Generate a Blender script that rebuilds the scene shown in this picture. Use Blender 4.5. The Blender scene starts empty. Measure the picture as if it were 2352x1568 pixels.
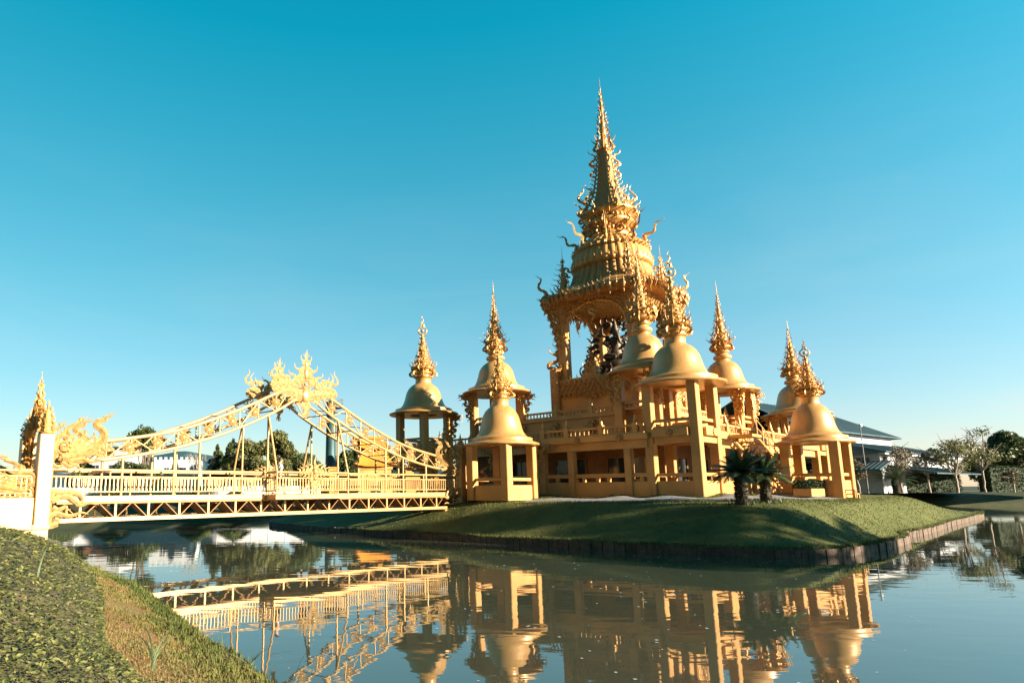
import bpy, math, random
from math import sin, cos, pi, radians, sqrt, atan2
from mathutils import Vector, Matrix
random.seed(7)
S = bpy.context.scene
COL = S.collection
R = random.Random(11)

# ------------------------------------------------------------------ camera
CZ = 2.5
F, PX, PY, W_, H_ = 1465.0, 900.0, 888.0, 2352.0, 1568.0
PITCH = math.atan(238 / F); ROLL = radians(0.424)
cam = bpy.data.cameras.new('camera'); cam_o = bpy.data.objects.new('camera', cam); COL.objects.link(cam_o)
cam.sensor_width = 36; cam.lens = 36 * F / W_
cam.shift_x = (W_ / 2 - PX) / W_; cam.shift_y = (PY - H_ / 2) / W_
cam.clip_start = .1; cam.clip_end = 9000
cam_o.matrix_world = Matrix.Translation((0, 0, CZ)) @ Matrix.Rotation(pi / 2 + PITCH, 4, 'X') @ Matrix.Rotation(-ROLL, 4, 'Z')
S.camera = cam_o

# ------------------------------------------------------------------ building frame
E1 = (.7325, .6808); E2 = (-.6808, .7325)
ANG = atan2(E1[1], E1[0])
def W(p, q): return (p * E1[0] + q * E2[0], p * E1[1] + q * E2[1])

# ------------------------------------------------------------------ materials
def nd(nt, t, **k):
    n = nt.nodes.new(t)
    for a, b in k.items():
        if a in n.inputs: n.inputs[a].default_value = b
        else: setattr(n, a, b)
    return n
def mat(name, col, rough=.5, metal=0., var=.15, vscale=3., col2=None, bump=0., bscale=20., spec=.5, detail=4, mid=(.35, .65), rvar=0., trans=0, streak=0.):
    m = bpy.data.materials.new(name); m.use_nodes = True; nt = m.node_tree
    b = nt.nodes['Principled BSDF']; L = nt.links.new
    b.inputs['Roughness'].default_value = rough; b.inputs['Metallic'].default_value = metal
    b.inputs['Specular IOR Level'].default_value = spec
    tc = nd(nt, 'ShaderNodeTexCoord')
    n = nd(nt, 'ShaderNodeTexNoise', Scale=vscale, Detail=detail, Roughness=.6)
    L(tc.outputs['Object'], n.inputs['Vector'])
    r = nd(nt, 'ShaderNodeValToRGB')
    c2 = col2 if col2 else tuple(min(1, c * (1 + var)) for c in col)
    c1 = col if col2 else tuple(c * (1 - var) for c in col)
    r.color_ramp.elements[0].position = mid[0]; r.color_ramp.elements[1].position = mid[1]
    r.color_ramp.elements[0].color = (*c1, 1); r.color_ramp.elements[1].color = (*c2, 1)
    L(n.outputs['Fac'], r.inputs['Fac']); L(r.outputs['Color'], b.inputs['Base Color'])
    if streak:
        mp = nd(nt, 'ShaderNodeMapping'); mp.inputs['Scale'].default_value = (4.5, 4.5, .35); L(tc.outputs['Object'], mp.inputs['Vector'])
        ns = nd(nt, 'ShaderNodeTexNoise', Scale=1.0, Detail=5, Roughness=.65); L(mp.outputs['Vector'], ns.inputs['Vector'])
        ms = nd(nt, 'ShaderNodeMapRange'); ms.inputs['From Min'].default_value = .32; ms.inputs['From Max'].default_value = .58; ms.inputs['To Min'].default_value = 1 - streak; ms.inputs['To Max'].default_value = 1.05; L(ns.outputs['Fac'], ms.inputs['Value'])
        mm = nd(nt, 'ShaderNodeMixRGB', blend_type='MULTIPLY'); mm.inputs['Fac'].default_value = 1; L(r.outputs['Color'], mm.inputs['Color1']); L(ms.outputs['Result'], mm.inputs['Color2']); L(mm.outputs['Color'], b.inputs['Base Color'])
    if rvar:
        mr = nd(nt, 'ShaderNodeMapRange'); mr.inputs['To Min'].default_value = rough - rvar; mr.inputs['To Max'].default_value = rough + rvar
        L(n.outputs['Fac'], mr.inputs['Value']); L(mr.outputs['Result'], b.inputs['Roughness'])
    if bump:
        n2 = nd(nt, 'ShaderNodeTexNoise', Scale=bscale, Detail=5, Roughness=.65)
        L(tc.outputs['Object'], n2.inputs['Vector'])
        bp = nd(nt, 'ShaderNodeBump', Strength=bump, Distance=.03)
        L(n2.outputs['Fac'], bp.inputs['Height']); L(bp.outputs['Normal'], b.inputs['Normal'])
    if trans:
        t = nd(nt, 'ShaderNodeBsdfTranslucent'); L(r.outputs['Color'], t.inputs['Color'])
        mx = nd(nt, 'ShaderNodeMixShader', Fac=trans); out = nt.nodes['Material Output']
        L(b.outputs['BSDF'], mx.inputs[1]); L(t.outputs['BSDF'], mx.inputs[2]); L(mx.outputs['Shader'], out.inputs['Surface'])
    return m
M = dict(
    wall=mat('gold_wall_paint', (.47, .24, .066), .5, .04, .16, .55, bump=.12, bscale=9, rvar=.08),
    dome=mat('satin_gold_dome', (.46, .248, .078), .36, .2, .10, 1.6, bump=.05, bscale=9, rvar=.07, streak=.12, spec=.9),
    orn=mat('carved_gold', (.45, .235, .066), .32, .26, .4, 6, bump=.5, bscale=26, rvar=.1),
    relief=mat('gold_relief', (.37, .18, .045), .42, .1, .3, 9, bump=1., bscale=16),
    bridge=mat('pale_gold_steel', (.42, .255, .095), .42, .3, .08, 2, rvar=.06),
    borna=mat('pale_gold_carving', (.42, .258, .10), .34, .35, .3, 7, bump=.3, bscale=30),
    truss=mat('shade_toned_gold_steel', (.26, .115, .024), .55, .15, .2, 3),  # bridge gold with the shade of the truss plates painted into its colour
    dark=mat('dark_interior', (.035, .022, .012), .7, 0, .3, 2),
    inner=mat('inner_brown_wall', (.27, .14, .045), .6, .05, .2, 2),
    bronze=mat('dark_bronze', (.05, .035, .022), .4, .6, .4, 5, bump=.6, bscale=12),
    stone=mat('dark_stone', (.13, .09, .06), .7, 0, .4, 4, bump=.5),
    white=mat('white_paint', (.55, .55, .56), .6, 0, .05, 1),
    gwhite=mat('grey_plaster', (.36, .38, .40), .8, 0, .08, .8),
    tealroof=mat('teal_metal_roof', (.05, .085, .10), .45, .3, .15, .6),
    brownroof=mat('brown_tile_roof', (.20, .07, .035), .7, 0, .2, 1),
    yroof=mat('orange_gold_tile', (.60, .22, .025), .5, .2, .15, 3),
    teal=mat('dark_teal_paint', (.02, .065, .075), .5, .1, .2, .5),
    bark=mat('bark', (.12, .085, .055), .9, 0, .35, 5, bump=.8, bscale=8),
    pbark=mat('pale_bark', (.26, .21, .17), .9, 0, .3, 5, bump=.6, bscale=8),
    cbark=mat('cycad_bark', (.045, .035, .02), .9, 0, .5, 9, bump=1., bscale=14),
    leafd=mat('leaf_dark', (.028, .046, .015), .5, 0, 0, .8, col2=(.075, .10, .028), trans=.25),
    leafo=mat('leaf_olive', (.06, .075, .022), .55, 0, 0, .7, col2=(.17, .16, .045), trans=.25),
    leafb=mat('leaf_sparse_brown', (.07, .06, .03), .6, 0, 0, .8, col2=(.16, .11, .05), trans=.2),
    cycad=mat('cycad_frond', (.022, .045, .02), .42, 0, 0, 2, col2=(.075, .11, .045), trans=.15),
    ivy=mat('ivy_leaf', (.025, .045, .013), .5, 0, 0, 9, col2=(.27, .25, .085), trans=.2, spec=.25, detail=6, mid=(.38, .66)),
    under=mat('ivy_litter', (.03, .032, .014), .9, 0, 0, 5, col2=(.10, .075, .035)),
    hedge=mat('hedge_leaf', (.014, .026, .010), .6, 0, 0, 2, col2=(.026, .042, .014), trans=.1, spec=.12),
    blade=mat('grass_blade', (.05, .072, .016), .7, 0, 0, .8, col2=(.13, .135, .036), trans=.25, spec=.2),
    straw=mat('dry_grass_blade', (.16, .105, .036), .8, 0, 0, 1.2, col2=(.17, .155, .055), trans=.2, spec=.15),
    reed=mat('reed_blade', (.16, .22, .12), .5, 0, .2, 4, trans=.3),
    skin=mat('skin', (.45, .24, .15), .55, 0, .05, 4), hair=mat('black_hair', (.01, .008, .007), .5),
    shirt=mat('white_shirt', (.72, .74, .78), .8), shorts=mat('dark_shorts', (.035, .03, .035), .8),
    glass=mat('dark_window_glass', (.03, .04, .05), .08, 0, .2, 1),
    steel=mat('grey_steel', (.10, .105, .11), .5, .4),
)
def band_node(nt, tc, sx, sy, sz):
    mp = nd(nt, 'ShaderNodeMapping'); mp.inputs['Scale'].default_value = (sx, sy, sz); nt.links.new(tc.outputs['Object'], mp.inputs['Vector']); return mp

# ------------------------------------------------------------------ mesh builder
class MB:
    def __init__(s): s.v = []; s.f = []; s.sm = []
    def add(s, vs, fs, mx=None, smooth=False):
        o = len(s.v)
        if mx is not None: vs = [tuple(mx @ Vector(v)) for v in vs]
        s.v += vs; s.f += [tuple(i + o for i in f) for f in fs]; s.sm += [smooth] * len(fs)
        return s
    def box(s, x0, y0, z0, x1, y1, z1, mx=None):
        vs = [(x, y, z) for z in (z0, z1) for y in (y0, y1) for x in (x0, x1)]
        return s.add(vs, [(0, 2, 3, 1), (4, 5, 7, 6), (0, 1, 5, 4), (2, 6, 7, 3), (0, 4, 6, 2), (1, 3, 7, 5)], mx)
    def bbox(s, x0, y0, z0, x1, y1, z1, c=.03, mx=None):      # box with chamfered vertical edges and top edge
        pts = [(x0 + c, y0), (x1 - c, y0), (x1, y0 + c), (x1, y1 - c), (x1 - c, y1), (x0 + c, y1), (x0, y1 - c), (x0, y0 + c)]
        mxx, mxy = (x0 + x1) / 2, (y0 + y1) / 2
        vs = [(x, y, z0) for x, y in pts] + [(x, y, z1 - c) for x, y in pts]
        kx = (x1 - x0 - 2 * c) / max(1e-6, x1 - x0); ky = (y1 - y0 - 2 * c) / max(1e-6, y1 - y0)
        vs += [(mxx + (x - mxx) * kx, mxy + (y - mxy) * ky, z1) for x, y in pts]
        fs = [tuple(range(7, -1, -1)), tuple(range(16, 24))]
        for k in range(2):
            for i in range(8): j = (i + 1) % 8; fs.append((k * 8 + i, k * 8 + j, k * 8 + 8 + j, k * 8 + 8 + i))
        return s.add(vs, fs, mx)
    def tube(s, pts, r, n=8, cap=True, mx=None):
        pts = [Vector(p) for p in pts]; rs = r if isinstance(r, (list, tuple)) else [r] * len(pts)
        vs, fs = [], []; prev = None
        for i, p in enumerate(pts):
            t = (pts[min(i + 1, len(pts) - 1)] - pts[max(i - 1, 0)]).normalized()
            if prev is None:
                a = Vector((0, 0, 1)) if abs(t.z) < .9 else Vector((1, 0, 0)); u = t.cross(a).normalized()
            else: u = (prev - t * prev.dot(t)).normalized()
            prev = u; w = t.cross(u)
            for k in range(n):
                an = 2 * pi * k / n; vs.append(tuple(p + (u * cos(an) + w * sin(an)) * rs[i]))
        for i in range(len(pts) - 1):
            for k in range(n): j = (k + 1) % n; fs.append((i * n + k, i * n + j, i * n + n + j, i * n + n + k))
        s.add(vs, fs, mx, True)
        if cap: s.add([vs[k] for k in range(n)] + vs[-n:], [tuple(range(n - 1, -1, -1)), tuple(range(n, 2 * n))], mx)
        return s
    def lathe(s, prof, n=32, mx=None, flute=0, famp=0, smooth=True):
        vs, fs = [], []
        for r, z in prof:
            for k in range(n):
                a = 2 * pi * k / n; rr = r * (1 + famp * (abs(cos(flute * a / 2)) - .5)) if flute else r
                vs.append((rr * cos(a), rr * sin(a), z))
        for i in range(len(prof) - 1):
            for k in range(n): j = (k + 1) % n; fs.append((i * n + k, i * n + j, i * n + n + j, i * n + n + k))
        s.add(vs, fs, mx, smooth)
        if prof[-1][0] > 1e-4: s.add(vs[-n:], [tuple(range(n))], mx)
        if prof[0][0] > 1e-4: s.add(vs[:n], [tuple(range(n - 1, -1, -1))], mx)
        return s
    def ribbon(s, pts, ws, th=.45, mx=None):                   # carved ribbon in the local xy plane: diamond section, tapering
        n = len(pts); vs = []; fs = []
        for i, (x, y) in enumerate(pts):
            a, b = pts[max(i - 1, 0)], pts[min(i + 1, n - 1)]; dx, dy = b[0] - a[0], b[1] - a[1]; l = sqrt(dx * dx + dy * dy) or 1
            nx, ny = -dy / l, dx / l; w = ws[i]
            vs += [(x + nx * w, y + ny * w, 0), (x, y, w * th), (x - nx * w, y - ny * w, 0), (x, y, -w * th)]
        for i in range(n - 1):
            for k in range(4): j = (k + 1) % 4; fs.append((i * 4 + k, i * 4 + j, i * 4 + 4 + j, i * 4 + 4 + k))
        fs += [(3, 2, 1, 0), (4 * n - 4, 4 * n - 3, 4 * n - 2, 4 * n - 1)]
        return s.add(vs, fs, mx)
    def kran(s, mx, h=1., w=.11, curl=1., lean=0., barbs=3, n=13, f=1.45, th=.5):   # flame curl: local x = outward, y = up
        pts = []; x = y = 0; hd = []
        for i in range(n):
            t = i / (n - 1); a = pi / 2 + lean - 1.15 * curl * cos(2 * pi * f * t) * (1 - .45 * t); hd.append(a)
            pts.append((x, y)); x += cos(a) / n; y += sin(a) / n
        k = h / max(.3, sqrt(pts[-1][0] ** 2 + pts[-1][1] ** 2)); pts = [(a * k, b * k) for a, b in pts]
        ws = [w * h * min(1, .45 + 5 * i / (n - 1)) * (1 - i / (n - 1)) ** .85 + .003 for i in range(n)]
        s.ribbon(pts, ws, th, mx)
        for b in range(barbs):
            i = 2 + b * (n - 4) // max(1, barbs); sg = 1 if b % 2 == 0 else -1
            a0 = hd[i] - sg * 1.1; L = h * .24 * (1 - .5 * i / n); q = [pts[i]]
            for j in range(4): a0 += sg * .42; q.append((q[-1][0] + cos(a0) * L / 4, q[-1][1] + sin(a0) * L / 4))
            s.ribbon(q, [ws[i] * c + .002 for c in (.8, .75, .55, .3, 0)], th, mx)
        return s
    def sphere(s, c, r, n=10, sc=(1, 1, 1), mx=None):
        prof = [(max(1e-4, sin(pi * i / n)), -cos(pi * i / n)) for i in range(n + 1)]
        m2 = Matrix.Translation(c) @ Matrix.Diagonal((r * sc[0], r * sc[1], r * sc[2], 1))
        return s.lathe(prof, n * 2, (mx @ m2) if mx is not None else m2)
    def mesh(s, name):
        me = bpy.data.meshes.new(name); me.from_pydata(s.v, [], s.f)
        if any(s.sm): me.polygons.foreach_set('use_smooth', s.sm)
        me.update(); return me
    def build(s, name, m, parent=None, loc=None):
        return part(name, s.mesh(name), m, parent, loc)
def part(name, me, m, parent=None, loc=None, rz=0, sc=None):
    if m is not None and not me.materials: me.materials.append(m)
    o = bpy.data.objects.new(name, me); COL.objects.link(o)
    if parent: o.parent = parent
    if loc: o.location = loc
    if rz: o.rotation_euler = (0, 0, rz)
    if sc: o.scale = sc
    return o
def tag(o, label=None, cat=None, group=None, kind=None):
    if label: o['label'] = label
    if cat: o['category'] = cat
    if group: o['group'] = group
    if kind: o['kind'] = kind
    return o
def thing(name, label, cat, loc, rz=0, group=None):
    o = bpy.data.objects.new(name, None); COL.objects.link(o); o.location = loc; o.rotation_euler = (0, 0, rz); o.empty_display_size = .2
    return tag(o, label, cat, group)
def pthing(name, label, cat, p, q, z, group=None, rz=0):
    x, y = W(p, q); return thing(name, label, cat, (x, y, z), ANG + rz, group)
def copy_tree(o, parent=None):
    c = o.copy(); COL.objects.link(c); c.parent = parent
    for ch in list(o.children): copy_tree(ch, c)
    return c
def radial(a, r, z): return Matrix.Translation((r * cos(a), r * sin(a), z)) @ Matrix(((cos(a), 0, sin(a), 0), (sin(a), 0, -cos(a), 0), (0, 1, 0, 0), (0, 0, 0, 1)))
def xz(x, y, z, flip=1, sc=1, down=1): return Matrix.Translation((x, y, z)) @ Matrix(((flip * sc, 0, 0, 0), (0, 0, sc, 0), (0, sc * down, 0, 0), (0, 0, 0, 1)))   # local xy -> world xz
def yz(x, y, z, flip=1, sc=1, down=1): return Matrix.Translation((x, y, z)) @ Matrix(((0, 0, sc, 0), (flip * sc, 0, 0, 0), (0, sc * down, 0, 0), (0, 0, 0, 1)))
def crom(pts, k=5):
    out = []; n = len(pts)
    for i in range(n - 1):
        p0, p1, p2, p3 = pts[max(i - 1, 0)], pts[i], pts[i + 1], pts[min(i + 2, n - 1)]
        for j in range(k):
            t = j / k; out.append(tuple(.5 * (2 * b + (c - a) * t + (2 * a - 5 * b + 4 * c - d) * t * t + (3 * b - a - 3 * c + d) * t ** 3) for a, b, c, d in zip(p0, p1, p2, p3)))
    return out + [tuple(pts[-1])]
def interp(xs, tab):
    for (a, b), (c, d) in zip(tab, tab[1:]):
        if xs <= c: return b + (d - b) * (xs - a) / (c - a)
    return tab[-1][1]

SKY_STR, EXPO = .05, 2.0
TINT_H, TINT_M, TINT_Z = (.77, .71, .79), (.52, 1.10, .97), (.03, 1.45, 1.28)
TINT_L, TINT_R = (.72, .75, .77), (1.27, 1.18, 1.24)
CLOUD = (4.6, 4.3, 4.1, 1)
# ------------------------------------------------------------------ bell towers
def wav(n): return 0
DOME = [(0.02, .05), (1.0, .05), (2.50, 0), (2.52, .05), (2.48, .09), (2.03, .23), (2.04, .40), (1.93, .43), (1.83, .46), (1.66, .57), (1.50, .80), (1.39, 1.1), (1.31, 1.4), (1.22, 1.7), (1.08, 1.96), (.90, 2.16), (.70, 2.30), (.60, 2.36)]
def mesh_dome():
    m = MB(); m.lathe(crom(DOME[7:], 3), 64); return m.mesh('bell_dome')
def mesh_rim():
    m = MB(); m.lathe([(.95, .12), (.95, .0), (1.06, -.03), (2.46, -.03), (2.52, .03), (2.50, .09), (2.06, .24), (2.07, .40), (1.93, .43)], 128, smooth=False); return m.mesh('canopy_rim')
def mesh_neckA():
    m = MB(); m.lathe([(.60, 2.36), (.58, 2.40), (.56, 2.75), (.60, 2.78)], 40); return m.mesh('neck')
def mesh_neckB():
    m = MB(); m.lathe([(.60, 2.36), (.52, 2.42), (.52, 2.5), (.63, 2.54), (.69, 2.62), (.69, 2.72), (.62, 2.8), (.50, 2.84), (.46, 2.95)], 40); return m.mesh('neck')
def tier(m, z, r, n, h, w=.11, curl=1., lean=0., off=0, barbs=3): 
    for k in range(n): m.kran(radial(2 * pi * (k + off) / n, r, z), h, w, curl, lean, barbs)
def studs(m, z, r, n, s):
    for k in range(n):
        a = 2 * pi * k / n; m.sphere((r * cos(a), r * sin(a), z), s, 4, (1, 1, 1.5))
def mesh_spireA():
    m = MB(); P = [(.56, 0), (.66, .03), (.72, .1), (.66, .18), (.70, .26), (.80, .32), (.82, .40), (.70, .46), (.60, .56), (.62, .64), (.76, .70), (.80, .78), (.74, .86), (.56, .92), (.48, 1.06), (.50, 1.16), (.60, 1.22), (.58, 1.3), (.42, 1.36), (.36, 1.6), (.46, 1.66), (.46, 1.74), (.31, 1.8), (.28, 2.08), (.37, 2.14), (.36, 2.22), (.23, 2.28), (.2, 2.58), (.28, 2.63), (.27, 2.7), (.17, 2.76), (.13, 3.05), (.2, 3.1), (.18, 3.17), (.08, 3.22), (.07, 3.4)]
    m.lathe(P, 20)
    studs(m, .52, .63, 16, .07); studs(m, 1.0, .5, 14, .06); studs(m, 1.45, .4, 12, .05); studs(m, 1.95, .3, 10, .045); studs(m, 2.42, .22, 8, .04)
    return m.mesh('spire_shaft')
def mesh_crestA():
    m = MB()
    tier(m, .15, .70, 8, 1.15, .085, 1.15, -.12, 0, 3); tier(m, .62, .72, 8, .85, .085, 1.1, -.05, .5); tier(m, .95, .6, 8, .42, .1, 1., 0, 0, 2); tier(m, 1.28, .54, 8, .5, .09, 1, 0, .5)
    tier(m, 1.72, .42, 6, .45, .095, 1, 0); tier(m, 2.2, .33, 6, .4, .1, 1, 0, .5, 2); tier(m, 2.66, .25, 6, .33, .1, 1, 0, 0, 2); tier(m, 3.1, .16, 5, .26, .12, 1, 0, 0, 2)
    return m.mesh('flame_crest')
def mesh_finial():
    m = MB(); pts = []; ws = []
    for i in range(27):
        t = i / 26; a = radians(60 - 320 * t - 0); pts.append((.30 * cos(a), 3.72 + .30 * sin(a))); ws.append(.02 + .05 * sin(pi * t))
    m.ribbon(pts, ws, .9, xz(0, 0, 0)); m.sphere((0, 0, 3.7), .13, 8)
    m.kran(xz(-.02, 0, 3.98), .95, .075, .9, 0, 3, 16, 2.2); m.kran(xz(.08, 0, 3.94), .4, .1); m.kran(xz(-.08, 0, 3.94, -1), .4, .1)
    m.tube([(0, 0, 3.35), (0, 0, 3.42)], .09, 8)
    return m.mesh('crescent_finial')
def mesh_spireB():
    m = MB(); P = [(.46, 0), (.56, .05), (.58, .14), (.46, .2), (.50, .3), (.74, .4), (.80, .5), (.70, .58), (.54, .66), (.5, .8), (.56, .9), (.62, .98), (.58, 1.08), (.44, 1.14), (.40, 1.34), (.46, 1.42), (.50, 1.5), (.40, 1.58), (.33, 1.66), (.31, 1.9), (.40, 1.97), (.38, 2.07), (.27, 2.13), (.24, 2.4), (.32, 2.46), (.3, 2.55), (.2, 2.62), (.18, 2.86), (.25, 2.92), (.23, 3.), (.15, 3.06), (.13, 3.3), (.19, 3.36), (.1, 3.46), (.09, 3.7), (.14, 3.76), (.07, 3.86), (.055, 4.2), (.085, 4.25), (.04, 4.35), (.03, 5.0), (.004, 5.75)]
    m.lathe(P, 20); studs(m, .78, .53, 14, .07); studs(m, 1.25, .43, 12, .05); studs(m, 1.8, .33, 10, .05)
    return m.mesh('spire_shaft')
def mesh_crestB():
    m = MB()
    tier(m, .3, .55, 8, 1.15, .075, 1.25, -.35, 0, 4); tier(m, .55, .7, 8, .5, .1, 1, 0, .5, 2); tier(m, 1.0, .54, 8, .8, .08, 1.2, -.25); tier(m, 1.5, .44, 6, .62, .085, 1.2, -.2, .5)
    tier(m, 2.02, .36, 6, .52, .09, 1.15, -.15); tier(m, 2.5, .29, 6, .46, .09, 1.1, -.1, .5); tier(m, 2.96, .22, 6, .4, .1, 1.1, -.1); tier(m, 3.38, .16, 5, .36, .1, 1, 0, .5)
    tier(m, 3.78, .12, 4, .45, .08, .8); tier(m, 4.25, .07, 4, .4, .07, .7); tier(m, 4.6, .045, 3, .3, .07, .6)
    return m.mesh('flame_crest')
def mesh_bracket():       # filigree hanging below a canopy rim down a column, local xz plane, outward = +x
    m = MB()
    for k, (x, z, h, l, fl) in enumerate([(0, -.02, .95, .5, 1), (.15, -.1, .8, -.2, 1), (.35, -.05, .55, -.5, 1), (-.2, -.1, .8, .2, -1), (.05, -.55, .85, .1, 1), (-.05, -.6, .7, 0, -1), (0, -1.0, .75, 0, 1), (0, -1.05, .55, -.1, -1), (0, -1.45, .6, .1, 1), (-.35, -.03, .5, -.3, -1), (.55, -.02, .35, -.6, 1)]):
        m.kran(xz(x, 0, z, fl, 1, -1), h, .15, 1.25, l, 4)
    return m.mesh('flame_bracket')
ME = dict(dome=mesh_dome(), rim=mesh_rim(), neckA=mesh_neckA(), neckB=mesh_neckB(), spA=mesh_spireA(), crA=mesh_crestA(), fin=mesh_finial(), spB=mesh_spireB(), crB=mesh_crestB(), br=mesh_bracket())
def mesh_col(h, w=.5):
    m = MB(); m.bbox(-w / 2, -w / 2, 0, w / 2, w / 2, h, .035); return m.mesh('column')
def mesh_rail(L, z, h=.16, d=.14):
    m = MB(); m.bbox(-L / 2, -d / 2, z, L / 2, d / 2, z + h, .015); return m.mesh('rail')
COLW = {}
def bell_tower(label, p, q, z0, rimz, style, rscale, hs=None, sp=1.25, levels=(), brackets=(), sname='two', rot=0, fr=0):
    t = pthing('bell_tower', label, 'bell tower', p, q, z0, 'gold bell towers around the hall')
    h = rimz - z0
    if h not in COLW: COLW[h] = mesh_col(h + .02)
    for sx in (-1, 1):
        for sy in (-1, 1): part('column', COLW[h], M['wall'], t, (sx * sp, sy * sp, 0))
    s = rscale; hs = hs or s
    sc = (s, s, 1)
    part('canopy_rim', ME['rim'], M['dome'], t, (0, 0, h), 0, sc)
    part('bell_dome', ME['dome'], M['dome'], t, (0, 0, h), 0, sc)
    nz = 2.78 if style == 'A' else 2.95
    part('neck', ME['neck' + style], M['dome'], t, (0, 0, h), 0, sc)
    spi = part('spire', ME['sp' + style], M['orn'], t, (0, 0, h + nz), rot, (s, s, hs))
    c = part('flame_crest', ME['cr' + style], M['orn'], spi)
    if style == 'A': part('crescent_finial', ME['fin'], M['orn'], spi, None, fr)
    for kind, za in levels:
        if kind == 'parapet':
            m = MB()
            for sx in (-1, 1): m.bbox(sx * sp - .12, -sp + .25, 0, sx * sp + .12, sp - .25, za, .02); m.bbox(-sp + .25, sx * sp - .12, 0, sp - .25, sx * sp + .12, za, .02)
            m.build('parapet_wall', M['wall'], t)
        elif kind == 'rail':
            m = MB()
            for sx in (-1, 1): m.bbox(sx * sp - .08, -sp + .25, za, sx * sp + .08, sp - .25, za + .17, .02); m.bbox(-sp + .25, sx * sp - .08, za, sp - .25, sx * sp + .08, za + .17, .02)
            m.build('rail', M['wall'], t)
        elif kind == 'beam':
            m = MB(); m.bbox(-sp + .1, -sp + .1, za + .30, sp - .1, sp - .1, za + .34, .01)
            for sx in (-1, 1): m.bbox(sx * sp - .18, -sp + .25, za - .42, sx * sp + .18, sp - .25, za + .30, .02); m.bbox(-sp + .25, sx * sp - .18, za - .42, sp - .25, sx * sp + .18, za + .30, .02)
            m.build('floor_beam', M['wall'], t)
            for dx, dy, lx, ly in ((-1, 0, .14, 1), (0, -1, 1, .14), (1, 0, .14, 1), (0, 1, 1, .14)):
                m = MB(); cx, cy = dx * (sp + .3), dy * (sp + .3); m.bbox(cx - lx * (.98 if lx == 1 else 1), cy - ly * (.98 if ly == 1 else 1), za - .06, cx + lx * (.98 if lx == 1 else 1), cy + ly * (.98 if ly == 1 else 1), za + .36, .02)
                b = m.build('balcony_block', M['wall'], t)
                m = MB(); a = atan2(dy, dx)
                Mx = Matrix.Translation((dx * (sp + .47), dy * (sp + .47), za + .14)) @ Matrix.Rotation(a, 4, 'Z')
                m.sphere((0, 0, 0), .09, 5, (.5, 1, 1), Mx)
                for k in range(8): an = pi * k / 4; m.sphere((0, .13 * cos(an), .13 * sin(an)), .075, 4, (.5, 1, 1), Mx)
                m.build('lotus_boss', M['relief'], b)
        elif kind == 'ring':
            m = MB()
            for sx in (-1, 1): m.bbox(sx * sp - .15, -sp + .25, za, sx * sp + .15, sp - .25, h - .05, .02); m.bbox(-sp + .25, sx * sp - .15, za, sp - .25, sx * sp + .15, h - .05, .02)
            m.build('top_beam', M['wall'], t)
    for sx, sy in brackets:
        part('flame_bracket', ME['br'], M['orn'], t, (sx * (sp + .3), sy * (sp + .3), h - .05), atan2(sy, sx))
        part('flame_bracket', ME['br'], M['orn'], t, (sx * (sp + .29), sy * (sp - .05), h - .08), atan2(sy, 0))
        part('flame_bracket', ME['br'], M['orn'], t, (sx * (sp - .05), sy * (sp + .29), h - .08), atan2(0, sx))
    return t
G = 1.9
LO = [('parapet', 1.0), ('rail', 1.25)]
UP = [('beam', 3.45), ('rail', 4.2), ('rail', 3.82)]
bell_tower('two storey gold bell tower on the front corner, nearest and largest of the towers', 36, 15, G, 8.2, 'A', .98, 1.05, levels=LO + UP, fr=-1.0)
bell_tower('gold bell tower with crescent finial standing behind the right end of the bridge', 34.1, 33.2, G, 8.05, 'A', 1.03, 1.0, levels=UP, brackets=[(1, -1)], fr=-.8)
bell_tower('gold bell tower at the far right, half hidden behind the low tower', 57.8, 15, G, 8.14, 'B', .95, .85, levels=LO + UP, brackets=[(-1, 1), (1, -1), (-1, -1)])
bell_tower('low one storey gold bell tower porch beside the bridge gate', 30.6, 23.4, 1.9, 5.08, 'A', .88, .78, levels=[('parapet', .85), ('rail', 1.1)], fr=-.92)
bell_tower('low one storey gold bell tower at the right end of the hall, beside the planter', 44.5, 10.8, G, 5.09, 'A', .82, .74, levels=LO, fr=-1.33)
BR4 = [(-1, -1), (-1, 1), (1, -1)]
bell_tower('gold bell tower on the upper terrace, rising directly above the low porch tower', 37.3, 28.8, 5.5, 9.45, 'B', 1.0, 1.0, sp=1.2, levels=[('rail', 2.0), ('rail', 1.65)], brackets=BR4)
bell_tower('gold bell tower on the upper terrace directly behind the front corner tower', 37.3, 17.5, 5.5, 9.42, 'B', .88, 1.0, sp=1.15, levels=[('rail', 2.0), ('rail', 1.65)], brackets=BR4, rot=.3)
bell_tower('gold bell tower with long needle spire on the right corner of the upper terrace', 50.2, 17.5, 5.5, 9.5, 'B', .92, 1.0, sp=1.2, levels=[('rail', 2.0), ('rail', 1.65)], brackets=BR4, rot=.6)
# ------------------------------------------------------------------ main hall (two terraces), local frame: x = p - 34.6, y = q - 13.9
P0, Q0, P1, Q1 = 34.6, 13.9, 57.2, 33.4
hall = pthing('temple_hall', 'two storey golden hall with arcades and stepped balustraded terraces', 'temple', P0, Q0, 0)
LX, LY = P1 - P0, Q1 - Q0
def hb(name, boxes, m, c=.02, par=None):
    b = MB()
    for bx in boxes: b.bbox(*bx, c)
    return b.build(name, m, par or hall)
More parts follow.
